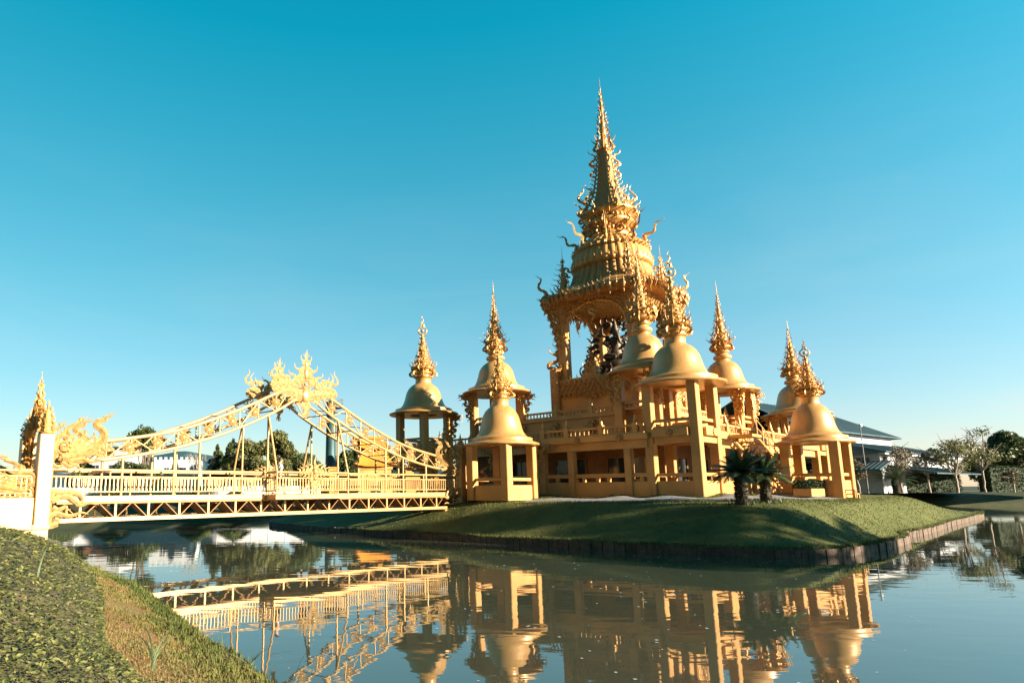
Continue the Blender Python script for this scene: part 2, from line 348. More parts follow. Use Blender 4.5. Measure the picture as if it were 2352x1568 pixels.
# ground arcade
xs = [1.4 + 3.42 + k * 3.45 for k in range(5)]; ys = [1.1 + 2.5 + k * 3.58 for k in range(5)]
ys = [3.62, 7.25, 9.3, 12.9, 16.2]
xs = [3.6, 6.4, 8.3, 11.9, 15.4, 18.7]
hb('parapet_wall', [(-.12, 2.4, 1.2, .12, LY, 2.9)], M['wall']); hb('parapet_wall', [(2.4, -.12, 1.2, LX, .12, 2.9)], M['wall'])
hb('arcade_rail', [(-.1, 2.4, 3.15, .1, LY, 3.38)], M['wall']); hb('arcade_rail', [(2.4, -.1, 3.15, LX, .1, 3.38)], M['wall'])
cm = mesh_col(2.7, .42)
for y in ys: part('arcade_column', cm, M['wall'], hall, (.0, y, 2.05))
for x in xs: part('arcade_column', cm, M['wall'], hall, (x, 0, 2.05))
stubm = MB().bbox(-.09, -.1, 2.9, .09, .1, 3.15, .01).mesh('rail_stub')
for y in [2.9, 4.9, 5.6, 6.5, 8.3, 10.4, 11.6, 14, 15.2]: part('rail_stub', stubm, M['wall'], hall, (0, y, 0))
for x in [2.9, 4.4, 5.4, 7.3, 9.6, 10.8, 13.2, 14.2, 17]: part('rail_stub', stubm, M['wall'], hall, (x, 0, 0))
hb('arcade_beam', [(-.2, 2.4, 4.75, .2, LY, 5.23)], M['wall']); hb('arcade_beam', [(2.4, -.2, 4.75, LX, .2, 5.23)], M['wall'])
hb('balcony_ledge', [(-.42, 2.3, 5.23, .2, LY, 5.58)], M['wall']); hb('balcony_ledge', [(2.3, -.42, 5.23, LX, .2, 5.58)], M['wall'])
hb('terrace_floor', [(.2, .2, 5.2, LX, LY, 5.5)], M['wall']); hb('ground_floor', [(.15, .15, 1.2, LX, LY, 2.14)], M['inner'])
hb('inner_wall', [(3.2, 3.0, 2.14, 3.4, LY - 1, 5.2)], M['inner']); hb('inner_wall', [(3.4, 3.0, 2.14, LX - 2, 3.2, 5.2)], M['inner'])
for y0, y1 in ((4.1, 6.6), (8.2, 10.4), (12.1, 14.4)):
    w = hb('window', [(3.12, y0, 2.9, 3.16, y1, 4.4)], M['glass'], .005)
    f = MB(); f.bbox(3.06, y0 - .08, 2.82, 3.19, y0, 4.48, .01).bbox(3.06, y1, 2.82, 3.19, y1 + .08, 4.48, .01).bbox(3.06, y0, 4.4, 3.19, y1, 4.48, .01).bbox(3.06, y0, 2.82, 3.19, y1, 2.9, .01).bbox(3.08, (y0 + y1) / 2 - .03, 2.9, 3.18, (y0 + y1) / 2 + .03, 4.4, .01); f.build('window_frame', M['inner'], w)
for x0, x1 in ((4.5, 6), (8, 9.2), (12, 14)):
    w = hb('window', [(x0, 2.92, 2.2, x1, 2.96, 4.3)], M['glass'], .005)
    f = MB(); f.bbox(x0 - .08, 2.86, 2.2, x0, 2.99, 4.38, .01).bbox(x1, 2.86, 2.2, x1 + .08, 2.99, 4.38, .01).bbox(x0, 2.86, 4.3, x1, 2.99, 4.38, .01); f.build('window_frame', M['inner'], w)
# lower balustrade: posts, top rail and turned balusters
def balustrade(axis, a0, a1, c, z0, z1, step, posts, name='balustrade', gap=.3):
    m = MB()
    def bx(u0, v0, za, u1, v1, zb):
        (m.bbox(v0, u0, za, v1, u1, zb, .01) if axis == 'y' else m.bbox(u0, v0, za, u1, v1, zb, .01))
    bx(a0, c - .09, z1 - .13, a1, c + .09, z1); bx(a0, c - .1, z0, a1, c + .1, z0 + .09)
    pr = [(.035, 0), (.06, .2), (.03, .45), (.065, .6), (.03, .8), (.05, 1)]
    hh = z1 - .13 - z0 - .09; a = a0 + gap / 2
    while a < a1:
        if all(abs(a - k) > .2 for k in posts): m.lathe([(r, z0 + .09 + zz * hh) for r, zz in pr], 8, Matrix.Translation((c, a, 0) if axis == 'y' else (a, c, 0)))
        a += gap
    o = m.build(name, M['wall'], hall)
    for k in posts:
        m = MB(); pr2 = [(.10, 0), (.13, .05), (.09, .1), (.11, .16), (.07, .22), (.085, .27), (.05, .33), (.06, .37), (.03, .42), (.004, .58)]
        m.bbox(-.15, -.15, z0 - .02, .15, .15, z1 + .08, .02); q = m.build('baluster_post', M['wall'], o, (c, k, 0) if axis == 'y' else (k, c, 0))
        MB().lathe([(r, z1 + .07 + z * 1.1) for r, z in pr2], 10).build('stupa_finial', M['orn'], q)
balustrade('y', 2.5, LY, -.2, 5.58, 6.1, 0, [3.0, 5.1, 7.4, 9.1, 12, 15, 18])
balustrade('x', 2.5, LX, -.2, 5.58, 6.1, 0, [4.2, 6.4, 9.0, 12, 15, 18, 21])
# upper terrace
UX0, UY0, UX1, UY1 = 2.2, 3.2, 16.4, 15.8
hb('upper_wall', [(UX0, UY0, 5.5, UX1, UY1, 7.0)], M['wall'])
hb('upper_ledge', [(UX0 - .16, UY0 - .16, 7.0, UX1 + .16, UY1 + .16, 7.2)], M['wall'])
balustrade('y', UY0 + 1, UY1, UX0 - .04, 7.2, 7.64, 0, [5.2, 7.0, 9.6, 12.2], gap=.26)
balustrade('x', UX0 + 1, UX1, UY0 - .04, 7.2, 7.64, 0, [5.2, 8, 11, 14], gap=.26)
# beast reliefs on the upper wall and lotus bosses on the ledge
def beast():
    m = MB()
    m.sphere((-.06, 0, .32), .2, 6, (.6, 1, 1.2)); m.sphere((-.1, -.16, .62), .14, 6, (.7, 1, 1)); m.sphere((-.06, .12, .2), .16, 6, (.6, 1, 1.1))
    for y in (-.22, -.05, .18): m.tube([(-.06, y, .2), (-.1, y - .03, -.08)], [.07, .05], 6)
    m.tube([(-.14, -.2, .6), (-.2, -.32, .5), (-.2, -.36, .34)], [.06, .045, .03], 6)
    for k in range(5): m.kran(yz(-.1, -.16 + .09 * k, .62 - .03 * k, 1 if k > 1 else -1), .3, .13)
    m.kran(yz(-.08, .28, .1), .6, .1, 1.3, -.5)
    return m.mesh('beast_relief')
bm = beast()
for y in (7.0, 9.7, 12.3): part('beast_relief', bm, M['relief'], hall, (UX0 - .02, y, 6.08))
def boss():
    m = MB(); m.sphere((0, 0, 0), .1, 5, (.5, 1, 1))
    for k in range(8): an = pi * k / 4; m.sphere((.02, .15 * cos(an), .15 * sin(an)), .085, 4, (.5, 1, 1))
    return m.mesh('lotus_boss')
lb = boss()
for y in (3.9, 6.6, 9.4, 12.4): part('lotus_boss', lb, M['relief'], hall, (-.46, y, 5.36))
for x in (4.2, 7.4, 10.8, 14): part('lotus_boss', lb, M['relief'], hall, (x, -.46, 5.36), pi / 2)
# carved filigree brackets under the ledge at the left end
fb = MB()
for (y, z, h, l, fl) in [(0, 0, 1.1, .2, 1), (.25, 0, .9, 0, 1), (-.2, 0, 1, .1, -1), (.1, -.7, .9, 0, 1), (-.05, -.75, .8, 0, -1), (.05, -1.2, .7, 0, 1), (.55, 0, .6, -.5, 1), (.85, 0, .45, -.5, 1), (-.55, 0, .6, -.5, -1), (-.85, 0, .45, -.5, -1), (0, -1.5, .5, 0, -1)]:
    fb.kran(yz(0, y, z, fl, 1, -1), h, .17, 1.3, l, 4, th=.7)
fbm = fb.mesh('filigree_bracket')
for y in (9.3, 12.9): part('filigree_bracket', fbm, M['relief'], hall, (-.5, y, 5.2))
# outside stairs on the right face
st = pthing('staircase', 'gold open staircase with handrails descending along the right side of the hall', 'stairs', 39.6, 12.9, 2.1)
m = MB()
NS = 17
for k in range(NS):
    x = .3 + k * .44; z = 3.2 - (k + 1) * 3.2 / (NS + 1); m.box(x, -.5, z - .05, x + .42, .5, z)
m.build('steps', M['wall'], st)
for y in (-.55, .55):
    m = MB(); m.tube([(.1, y, 3.15), (7.9, y, .05)], .09, 4); m.build('stringer', M['wall'], st)
    m = MB(); m.tube([(.0, y, 4.25), (7.5, y, 1.15)], .035, 6); m.tube([(.0, y, 3.8), (7.5, y, .7)], .03, 6)
    for k in range(9): x = .05 + k * .93; z = 3.2 - x * .4; m.tube([(x, y, z - .1), (x, y, z + 1.06)], .03, 6)
    m.build('handrail', M['wall'], st)
m = MB(); m.bbox(7.5, -.65, 0, 8.5, -.5, 1.5, .03).bbox(7.5, .5, 0, 8.5, .65, 1.5, .03); m.build('newel_panel', M['wall'], st)
m = MB(); m.bbox(-1.2, -.7, 3.2, .28, .8, 3.35, .02); m.build('landing', M['wall'], st)
# ------------------------------------------------------------------ central shrine
sh = pthing('shrine_tower', 'tall golden shrine with tiered dome roof and flame edged spire above the terraces', 'shrine', 44.1, 22.7, 0)
D45 = pi / 4
HS = 2.75           # half side to column centres
def ring4(fn):
    for k in range(4): fn(Matrix.Rotation(k * pi / 2, 4, 'Z'))
MB().bbox(-3.3, -3.3, 6.9, 3.3, 3.3, 9.25, .05).bbox(-3.5, -3.5, 6.9, 3.5, 3.5, 7.5, .05).build('plinth', M['wall'], sh)
MB().bbox(-3.42, -3.42, 9.25, 3.42, 3.42, 10.45, .06).build('carved_band', M['relief'], sh)
# relief scales on the band and drooping pendants below it
def band_side(mx):
    m = MB(); rr = random.Random(3)
    for row in range(4):
        for k in range(17):
            x = -3.2 + k * .4 + (row % 2) * .2; m.kran(mx @ xz(x, -3.46, 10.2 - row * .3, 1 if x < 0 else -1, 1, -1), .42, .28, 1.2, 0, 2, 8, th=.9)
    for k in range(9):
        x = -1.6 + k * .4; m.kran(mx @ xz(x, -3.46, 9.3, 1 if k < 4 else -1, 1, -1), .9 - .16 * abs(k - 4), .2, 1.1, 0, 3, 10, th=.8)
    for k in range(12): m.kran(mx @ xz(-3.2 + k * .58, -3.4, 10.4, 1 if k < 6 else -1), .35, .2, 1, 0, 2, 8)
    m.build('scale_relief', M['relief'], sh)
ring4(band_side)
def corner_pile(mx):           # stacked flames at each plinth corner
    m = MB(); a = -3 * D45
    for k in range(7):
        z = 7.3 + k * .62; r = 4.55 - .02 * k
        for da in (-.06, 0, .06): m.kran(mx @ radial(a + da, r - abs(da) * 3, z), .85, .2, 1.2, -.1, 3, th=.8)
    m.kran(mx @ radial(a, 4.6, 11.4), 1.7, .12, 1.5, 0, 4); m.kran(mx @ radial(a + .14, 4.9, 7.0), 1.3, .12, 1.4, 0, 4); m.kran(mx @ radial(a - .14, 4.9, 7.0), 1.3, .12, 1.4, 0, 4)
    m.bbox(-3.62, -3.62, 7, -2.9, -2.9, 11.3, .1, mx); m.build('corner_flames', M['relief'], sh)
ring4(corner_pile)
cm = mesh_col(6.2, .70)
for sx in (-1, 1):
    for sy in (-1, 1): part('column', cm, M['wall'], sh, (sx * HS, sy * HS, 10.45))
# arched spandrel panels between columns
def arch_side(mx):
    m = MB(); n = 24; hw = HS - .2; zt = 16.45
    def zc(x):
        t = abs(x) / hw; return 13.7 + 2.15 * (1 - t ** 2.6) ** .55 + .12 * abs(sin(x * 3.3)) * (1 - t)
    xs_ = [-hw + 2 * hw * i / n for i in range(n + 1)]
    vs, fs = [], []
    for x in xs_:
        z = zc(x)
        for y, zz in ((-HS - .34, z), (-HS - .34, zt), (-HS - .1, zt), (-HS - .1, z)): vs.append((x, y, zz))
    for i in range(n):
        for k in range(4): j = (k + 1) % 4; fs.append((i * 4 + k, i * 4 + 4 + k, i * 4 + 4 + j, i * 4 + j))
    m.add(vs, fs, mx); pn = m.build('arch_panel', M['relief'], sh)
    m = MB()
    pts = [(x, zc(x)) for x in xs_]
    m.ribbon(pts, [.13] * len(pts), .8, mx @ Matrix.Translation((0, -HS - .36, 0)) @ Matrix(((1, 0, 0, 0), (0, 0, 1, 0), (0, 1, 0, 0), (0, 0, 0, 1))))
    for i, x in enumerate(xs_):
        f = 1 if x < 0 else -1
        m.kran(mx @ xz(x, -HS - .36, zc(x) + .1, -f), .7 if i % 2 else .5, .2, 1.3, .5, 3, 9, th=.8)
        if i % 2 == 0: m.kran(mx @ xz(x * .95, -HS - .3, zc(x), f, 1, -1), .45 if abs(x) > 1.2 else .7, .17, 1.3, 0, 3, 9, th=.8)
    rr = random.Random(5)
    for k in range(60):
        x = rr.uniform(-hw, hw); z = zc(x) + .35 + rr.random() * max(.05, (zt - zc(x) - .7)); m.kran(mx @ xz(x, -HS - .36, z, rr.choice((1, -1))), rr.uniform(.35, .6), .22, 1.4, rr.uniform(-.8, .8), 2, 8, th=.6)
    for dx in (-.5, 0, .5): m.kran(mx @ xz(dx * .4, -HS - .4, 15.4, 1 if dx < 0 else -1, 1, -1), 1.15 - abs(dx), .2, 1.2, 0, 4)
    m.build('arch_filigree', M['orn'], pn)
ring4(arch_side)
def corner_bracket(mx):        # hanging naga bracket at each eave corner
    m = MB(); a = -3 * D45
    for k in range(8):
        t = k / 7; r = 5.2 - 1.05 * t ** .6; z = 16.0 - 3.7 * t
        m.kran(mx @ radial(a, r, z + .3), .8 - .02 * k, .16, 1.5, -.6, 4); m.kran(mx @ radial(a + .05, r - .2, z), .9, .2, 1.2, .2, 3); m.kran(mx @ radial(a - .05, r - .2, z), .9, .2, 1.2, .2, 3)
        m.kran(mx @ radial(a, r - .25, z) @ Matrix.Diagonal((1, -1, 1, 1)), .7, .18, 1.3, .2, 3)
    m.kran(mx @ radial(a, 4.15, 12.6), 1.0, .14, 1.7, -.4, 4); m.kran(mx @ radial(a, 3.9, 12.4) @ Matrix.Diagonal((1, -1, 1, 1)), .8, .14, 1.2, 0, 3)
    m.build('corner_bracket', M['orn'], sh)
ring4(corner_bracket)
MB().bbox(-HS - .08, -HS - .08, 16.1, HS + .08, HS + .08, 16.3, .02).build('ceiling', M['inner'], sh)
# eave: rounded square
def rsq(r, a, e=.24): return r * (1 + e * abs(sin(2 * (a))) ** 1.2)
def rlathe(m, prof, n=96, e=.24, flute=0, famp=0.):
    vs, fs = [], []
    for r, z in prof:
        for k in range(n):
            a = 2 * pi * k / n; rr = rsq(r, a, e) * (1 + (famp * (abs(cos(flute * a / 2)) - .6) if flute else 0)); vs.append((rr * cos(a), rr * sin(a), z))
    for i in range(len(prof) - 1):
        for k in range(n): j = (k + 1) % n; fs.append((i * n + k, i * n + j, i * n + n + j, i * n + n + k))
    m.add(vs, fs, None, True); return m
ev = rlathe(MB(), [(2.7, 16.28), (3.98, 16.3), (4.08, 16.2), (4.13, 16.35), (4.03, 16.75), (3.75, 16.95), (3.35, 17.2), (2.9, 17.5)]).build('eave', M['wall'], sh)
m = MB()
for k in range(72):
    a = 2 * pi * k / 72; r = rsq(4.13, a)
    m.kran(radial(a, r + .02, 16.5) @ Matrix.Diagonal((1, -1, 1, 1)), .85 if k % 2 else .6, .24, .7, 0, 2, 8, th=.9); m.kran(radial(a, r - .05, 16.55), .42, .26, 1, -.3, 2, 8, th=.9)
    for j in range(3): m.kran(radial(a + .02 * j, r - .5 - .5 * j, 16.7 + .13 * j), .36, .3, 1.2, -.6, 2, 7, th=1)
m.build('flame_fringe', M['relief'], ev)
for k in range(4):
    m = MB(); a = D45 + k * pi / 2; r = rsq(4.2, a)
    m.kran(radial(a, r - .25, 16.45), 2.4, .075, 1.1, -.3, 6, 24, 2.2); m.kran(radial(a, r - .9, 16.7), 1.1, .16, 1.3, .1, 3); m.sphere((r * cos(a) * .98, r * sin(a) * .98, 16.6), .3, 6)
    for da in (-.1, .1): m.kran(radial(a + da, r - .5, 16.6), .9, .14, 1.2, 0, 3)
    m.build('corner_naga', M['orn'], ev)
# roof tiers
rf = rlathe(MB(), [(3.35, 17.2), (3.0, 17.7), (2.8, 18.2), (2.66, 18.75), (2.6, 18.95)], 144, .05, 36, .07).build('lower_roof', M['relief'], sh)
m = MB()
for k in range(36):
    a = 2 * pi * (k + .5) / 36; r = rsq(3.3, a, .05)
    for z, rr, h in ((17.12, 3.45, .6),): m.kran(radial(a, rsq(rr, a, .05), z), h, .15, .9, 0, 2, 8, th=.9)
for k in range(4):
    a = D45 + k * pi / 2
    for j in range(5): m.kran(radial(a, 3.5 - .12 * j, 17.3 + .4 * j) @ Matrix.Rotation(-1.0, 4, 'Z'), 1.35, .075, .9, 0, 3, 18, 2.6)
m.build('roof_flames', M['orn'], rf)
def spirelet():
    m = MB(); m.lathe([(.38, 0), (.42, .1), (.3, .2), (.34, .35), (.4, .45), (.26, .55), (.28, .8), (.33, .9), (.2, 1.0), (.22, 1.3), (.26, 1.38), (.14, 1.48), (.15, 1.8), (.18, 1.86), (.08, 2.0), (.08, 2.4), (.1, 2.45), (.03, 2.6), (.004, 3.7)], 12)
    for z, r, h in ((.1, .4, .5), (.5, .38, .45), (.95, .3, .4), (1.4, .24, .35), (1.88, .16, .3), (2.45, .09, .3)): tier(m, z, r, 6, h, .14, 1, 0, 0, 2)
    return m.mesh('spirelet')
sm_ = spirelet()
for k in range(4):
    a = k * pi / 2 + D45; r = 3.7
    part('spirelet', sm_, M['orn'], sh, (r * cos(a), r * sin(a), 17.05), 0, (1, 1, 1.05))
dm = rlathe(MB(), [(2.58, 18.9), (2.84, 18.96), (2.92, 19.1), (2.86, 19.5), (2.72, 19.95), (2.5, 20.3)], 144, .02, 36, .05).build('middle_roof', M['wall'], sh)
m = MB()
for k in range(36):
    a = 2 * pi * (k + .5) / 36; m.kran(radial(a, 2.9, 19.25), .34, .16, .9, -.5, 0, 8, th=1)
m.build('roof_scale', M['orn'], dm)
tp = rlathe(MB(), [(2.5, 20.2), (2.72, 20.24), (2.64, 20.42), (2.34, 20.75), (1.95, 21.05), (1.55, 21.3), (1.4, 21.5)], 144, .0, 36, .09).build('upper_roof', M['wall'], sh)
m = MB()
for k in range(36): a = 2 * pi * k / 36; m.kran(radial(a, 2.74, 20.24), .3, .3, .6, -.8, 0, 7, th=1)
m.build('roof_scale', M['orn'], tp)
# crown band
cr = MB().lathe([(1.5, 21.3), (1.62, 21.5), (1.5, 21.65), (1.35, 21.8), (1.45, 22.1), (1.8, 22.35), (1.9, 22.55), (1.75, 22.7), (1.5, 22.8), (1.55, 23.0), (2.0, 23.2), (2.1, 23.4), (1.7, 23.6), (1.4, 23.65)], 32).build('crown', M['orn'], sh)
m = MB()
tier(m, 21.5, 1.55, 12, 1.15, .1, 1.1, -.35, 0, 4); tier(m, 22.3, 1.8, 12, .9, .1, 1.1, -.3, .5, 4); tier(m, 22.95, 1.9, 12, 1.1, .1, 1.1, -.25, 0, 4); studs(m, 21.9, 1.42, 28, .13); studs(m, 22.9, 1.55, 28, .12); tier(m, 22.1, 1.6, 8, 1.1, .14, 1.5, -.3, .5)
for k in range(8):
    a = D45 / 2 + k * D45; m.kran(radial(a, 2.15, 20.75), 2.5, .06, 1.0, -.75, 6, 24, 2.4)
m.build('crown_flames', M['orn'], cr)
# square spire with flared foot
def sq(prof):
    m = MB(); vs, fs = [], []
    for r, z in prof:
        c = r * .28
        for x, y in ((r - c, -r), (r, -r + c), (r, r - c), (r - c, r), (-r + c, r), (-r, r - c), (-r, -r + c), (-r + c, -r)): vs.append((x, y, z))
    n = len(prof)
    for i in range(n - 1):
        for k in range(8): j = (k + 1) % 8; fs.append((i * 8 + k, i * 8 + j, i * 8 + 8 + j, i * 8 + 8 + k))
    fs.append(tuple(range(8 * n - 8, 8 * n))); return m.add(vs, fs)
SP = [(1.42, 23.5), (1.02, 23.85), (.78, 24.4), (.62, 25.0), (.51, 25.8), (.43, 26.6), (.37, 27.4), (.32, 28.2), (.29, 28.9)]
spi = sq(SP).build('spire', M['relief'], sh)
m = MB()
for k in range(4):
    a = D45 + k * pi / 2
    for j in range(15):
        z = 23.4 + j * .37; r = interp(z, [(zz, rr) for rr, zz in SP]) * 1.22
        m.kran(radial(a, r, z), 1.35 - .045 * j, .085, .95, -.42, 4)
    m.kran(radial(a, 1.7, 23.3), 2.6, .075, 1.3, -.1, 5, 22, 2.0); m.kran(radial(a, 1.2, 24.6), 1.5, .09, 1.3, -.1, 4); m.kran(radial(a, .78, 26.6), 1.3, .09, 1.3, -.2, 4); m.kran(radial(a, .7, 27.5), 1.5, .09, 1.3, -.2, 4)
    pts = [(interp(23.5 + i * .45, [(zz, rr) for rr, zz in SP]) * 1.2, 23.5 + i * .45) for i in range(13)]
    m.ribbon(pts, [.11] * 13, .8, Matrix(((cos(a), 0, sin(a), 0), (sin(a), 0, -cos(a), 0), (0, 1, 0, 0), (0, 0, 0, 1))))
m.build('spire_flames', M['orn'], spi)
NP = [(.36, 28.8), (.46, 28.95), (.4, 29.1), (.3, 29.2), (.29, 29.5), (.36, 29.6), (.3, 29.75), (.24, 29.85), (.23, 30.3), (.3, 30.4), (.22, 30.55), (.2, 31.0), (.26, 31.1), (.18, 31.2), (.17, 31.6), (.21, 31.7), (.14, 31.8), (.14, 32.3), (.17, 32.4), (.11, 32.5), (.10, 32.9), (.13, 33.0), (.075, 33.1), (.07, 33.5), (.09, 33.55), (.05, 33.65), (.045, 34.1), (.06, 34.15), (.02, 34.3), (.006, 35.1)]
nd_ = MB().lathe(NP, 16).build('needle', M['orn'], sh)
m = MB()
for z, r, h, n in ((28.8, .5, 1.2, 8), (29.5, .38, .8, 8), (30.3, .3, .75, 6), (31.0, .26, .65, 6), (31.6, .21, .55, 6), (32.3, .17, .45, 6), (32.9, .13, .4, 5), (33.5, .09, .3, 4)): tier(m, z, r, n, h, .10, .9, -.22, (z * 2) % 1, 3)
m.build('needle_flames', M['orn'], nd_)
# statue and altar inside
x, y = W(42.6, 22.0)
stt = thing('statue', 'dark bronze seated deity statue inside the golden shrine', 'statue', (x, y, 10.45), ANG - pi / 4)
m = MB(); m.lathe([(.9, 0), (1.05, .3), (.8, .5), (1.0, .7), (1.15, 1.0), (.95, 1.15), (.5, 1.2)], 20, Matrix.Diagonal((1, .8, 1, 1)))
for k in range(14): a = 2 * pi * k / 14; m.kran(radial(a, .95, .2), .7, .2, 1.1, -.1, 3)
m.build('lotus_seat', M['bronze'], stt)
m = MB(); m.lathe([(.62, 1.2), (.55, 1.5), (.42, 1.9), (.40, 2.2), (.50, 2.6), (.52, 2.75), (.3, 2.92), (.14, 2.98), (.14, 3.05)], 20, Matrix.Diagonal((1, .72, 1, 1))); m.sphere((0, -.05, 3.25), .25, 8, (1, 1, 1.15))
for s_ in (-1, 1):
    m.tube([(s_ * .25, -.2, 1.4), (s_ * .85, -.5, 1.35), (s_ * .3, -.8, 1.3)], [.3, .26, .16], 8); m.tube([(s_ * .5, 0, 2.85), (s_ * .85, -.1, 2.4), (s_ * .6, -.55, 2.1)], [.17, .14, .1], 8); m.tube([(s_ * .45, .1, 2.85), (s_ * .95, 0, 3.1), (s_ * 1.0, -.2, 3.55)], [.15, .12, .09], 8)
    m.kran(xz(s_ * .2, .02, 3.2, s_), .55, .2, 1, 0, 3); m.kran(xz(s_ * .35, -.1, 1.5, s_), 1.0, .16, 1.2, -.3, 4); m.kran(xz(s_ * .4, -.15, 2.6, s_, 1, -1), 1.1, .16, 1.2, -.1, 4)
m.tube([(0, -.35, 3.2), (.05, -.5, 2.8), (.15, -.5, 2.4), (.3, -.55, 2.25)], [.14, .12, .09, .06], 8); m.lathe([(.26, 3.38), (.28, 3.45), (.2, 3.6), (.22, 3.7), (.14, 3.85), (.15, 3.95), (.07, 4.15), (.01, 4.6)], 12)
m.build('body', M['bronze'], stt)
m = MB()
for k in range(15): a = radians(-20 + 220 * k / 14); m.kran(Matrix.Translation((1.15 * cos(a), .35, 2.3 + 1.5 * sin(a))) @ Matrix.Rotation(-(a), 4, 'Y') @ Matrix.Rotation(pi / 2, 4, 'X') @ Matrix.Rotation(-pi / 2, 4, 'Z'), .95, .2, 1, 0, 4)
m.build('flame_halo', M['bronze'], stt)
x, y = W(42.6, 23.9)
al = thing('altar', 'gilded stepped altar with flame finials inside the shrine left of the statue', 'altar', (x, y, 10.45), ANG)
MB().bbox(-.6, -.6, 0, .6, .6, .5, .03).bbox(-.48, -.48, .5, .48, .48, 1.0, .03).bbox(-.34, -.34, 1, .34, .34, 1.4, .03).build('base', M['orn'], al)
m = MB(); m.lathe([(.3, 1.4), (.36, 1.55), (.22, 1.7), (.26, 1.95), (.14, 2.1), (.16, 2.4), (.05, 2.7), (.005, 3.6)], 12)
for z, r, n, h in ((.5, .62, 8, .7), (1, .5, 8, .6), (1.4, .36, 8, .6), (1.7, .26, 6, .6), (2.1, .18, 6, .6)): tier(m, z, r, n, h, .13, 1.2)
for s_ in (-1, 1): m.kran(Matrix.Translation((0, s_ * 1.0, 0)) @ xz(0, 0, 0), 1.6, .12, 1.3, 0, 4)
m.build('flame_finial', M['orn'], al)
# ------------------------------------------------------------------ bridge (local x = p - 17.95, y = q - 26.7, z world)
BP, BQ = 17.95, 26.7
br = pthing('footbridge', 'pale gold steel footbridge with swooping lattice trusses over the pond', 'bridge', BP, BQ, 0)
HWD = 1.14; XL, XR = -11.1, 11.1
LOW = [(-10.6, 3.67), (-9.9, 3.70), (-8.74, 3.84), (-6.45, 4.32), (-4, 5.15), (-1.7, 6.2), (-.45, 6.98)]
UPC = [(-10.4, 4.40), (-9.74, 4.43), (-8.78, 4.55), (-6.48, 5.03), (-4.02, 5.95), (-1.72, 7.05), (-.2, 7.85)]
LOWC, UPCC = crom(LOW, 5), crom(UPC, 5)
def zl(x): return interp(-abs(x), LOWC)
def zu(x): return interp(-abs(x), UPCC)
def rosette():
    m = MB()
    for k in range(7):
        a = 2 * pi * k / 7 + .3; m.kran(Matrix.Rotation(pi / 2, 4, 'X') @ Matrix.Rotation(a, 4, 'Z'), .42 if k % 2 else .52, .2, 1.3, 0, 3, 10, th=.8)
    m.sphere((0, 0, 0), .11, 6, (1, .7, 1)); return m.mesh('flame_rosette')
ros = rosette()
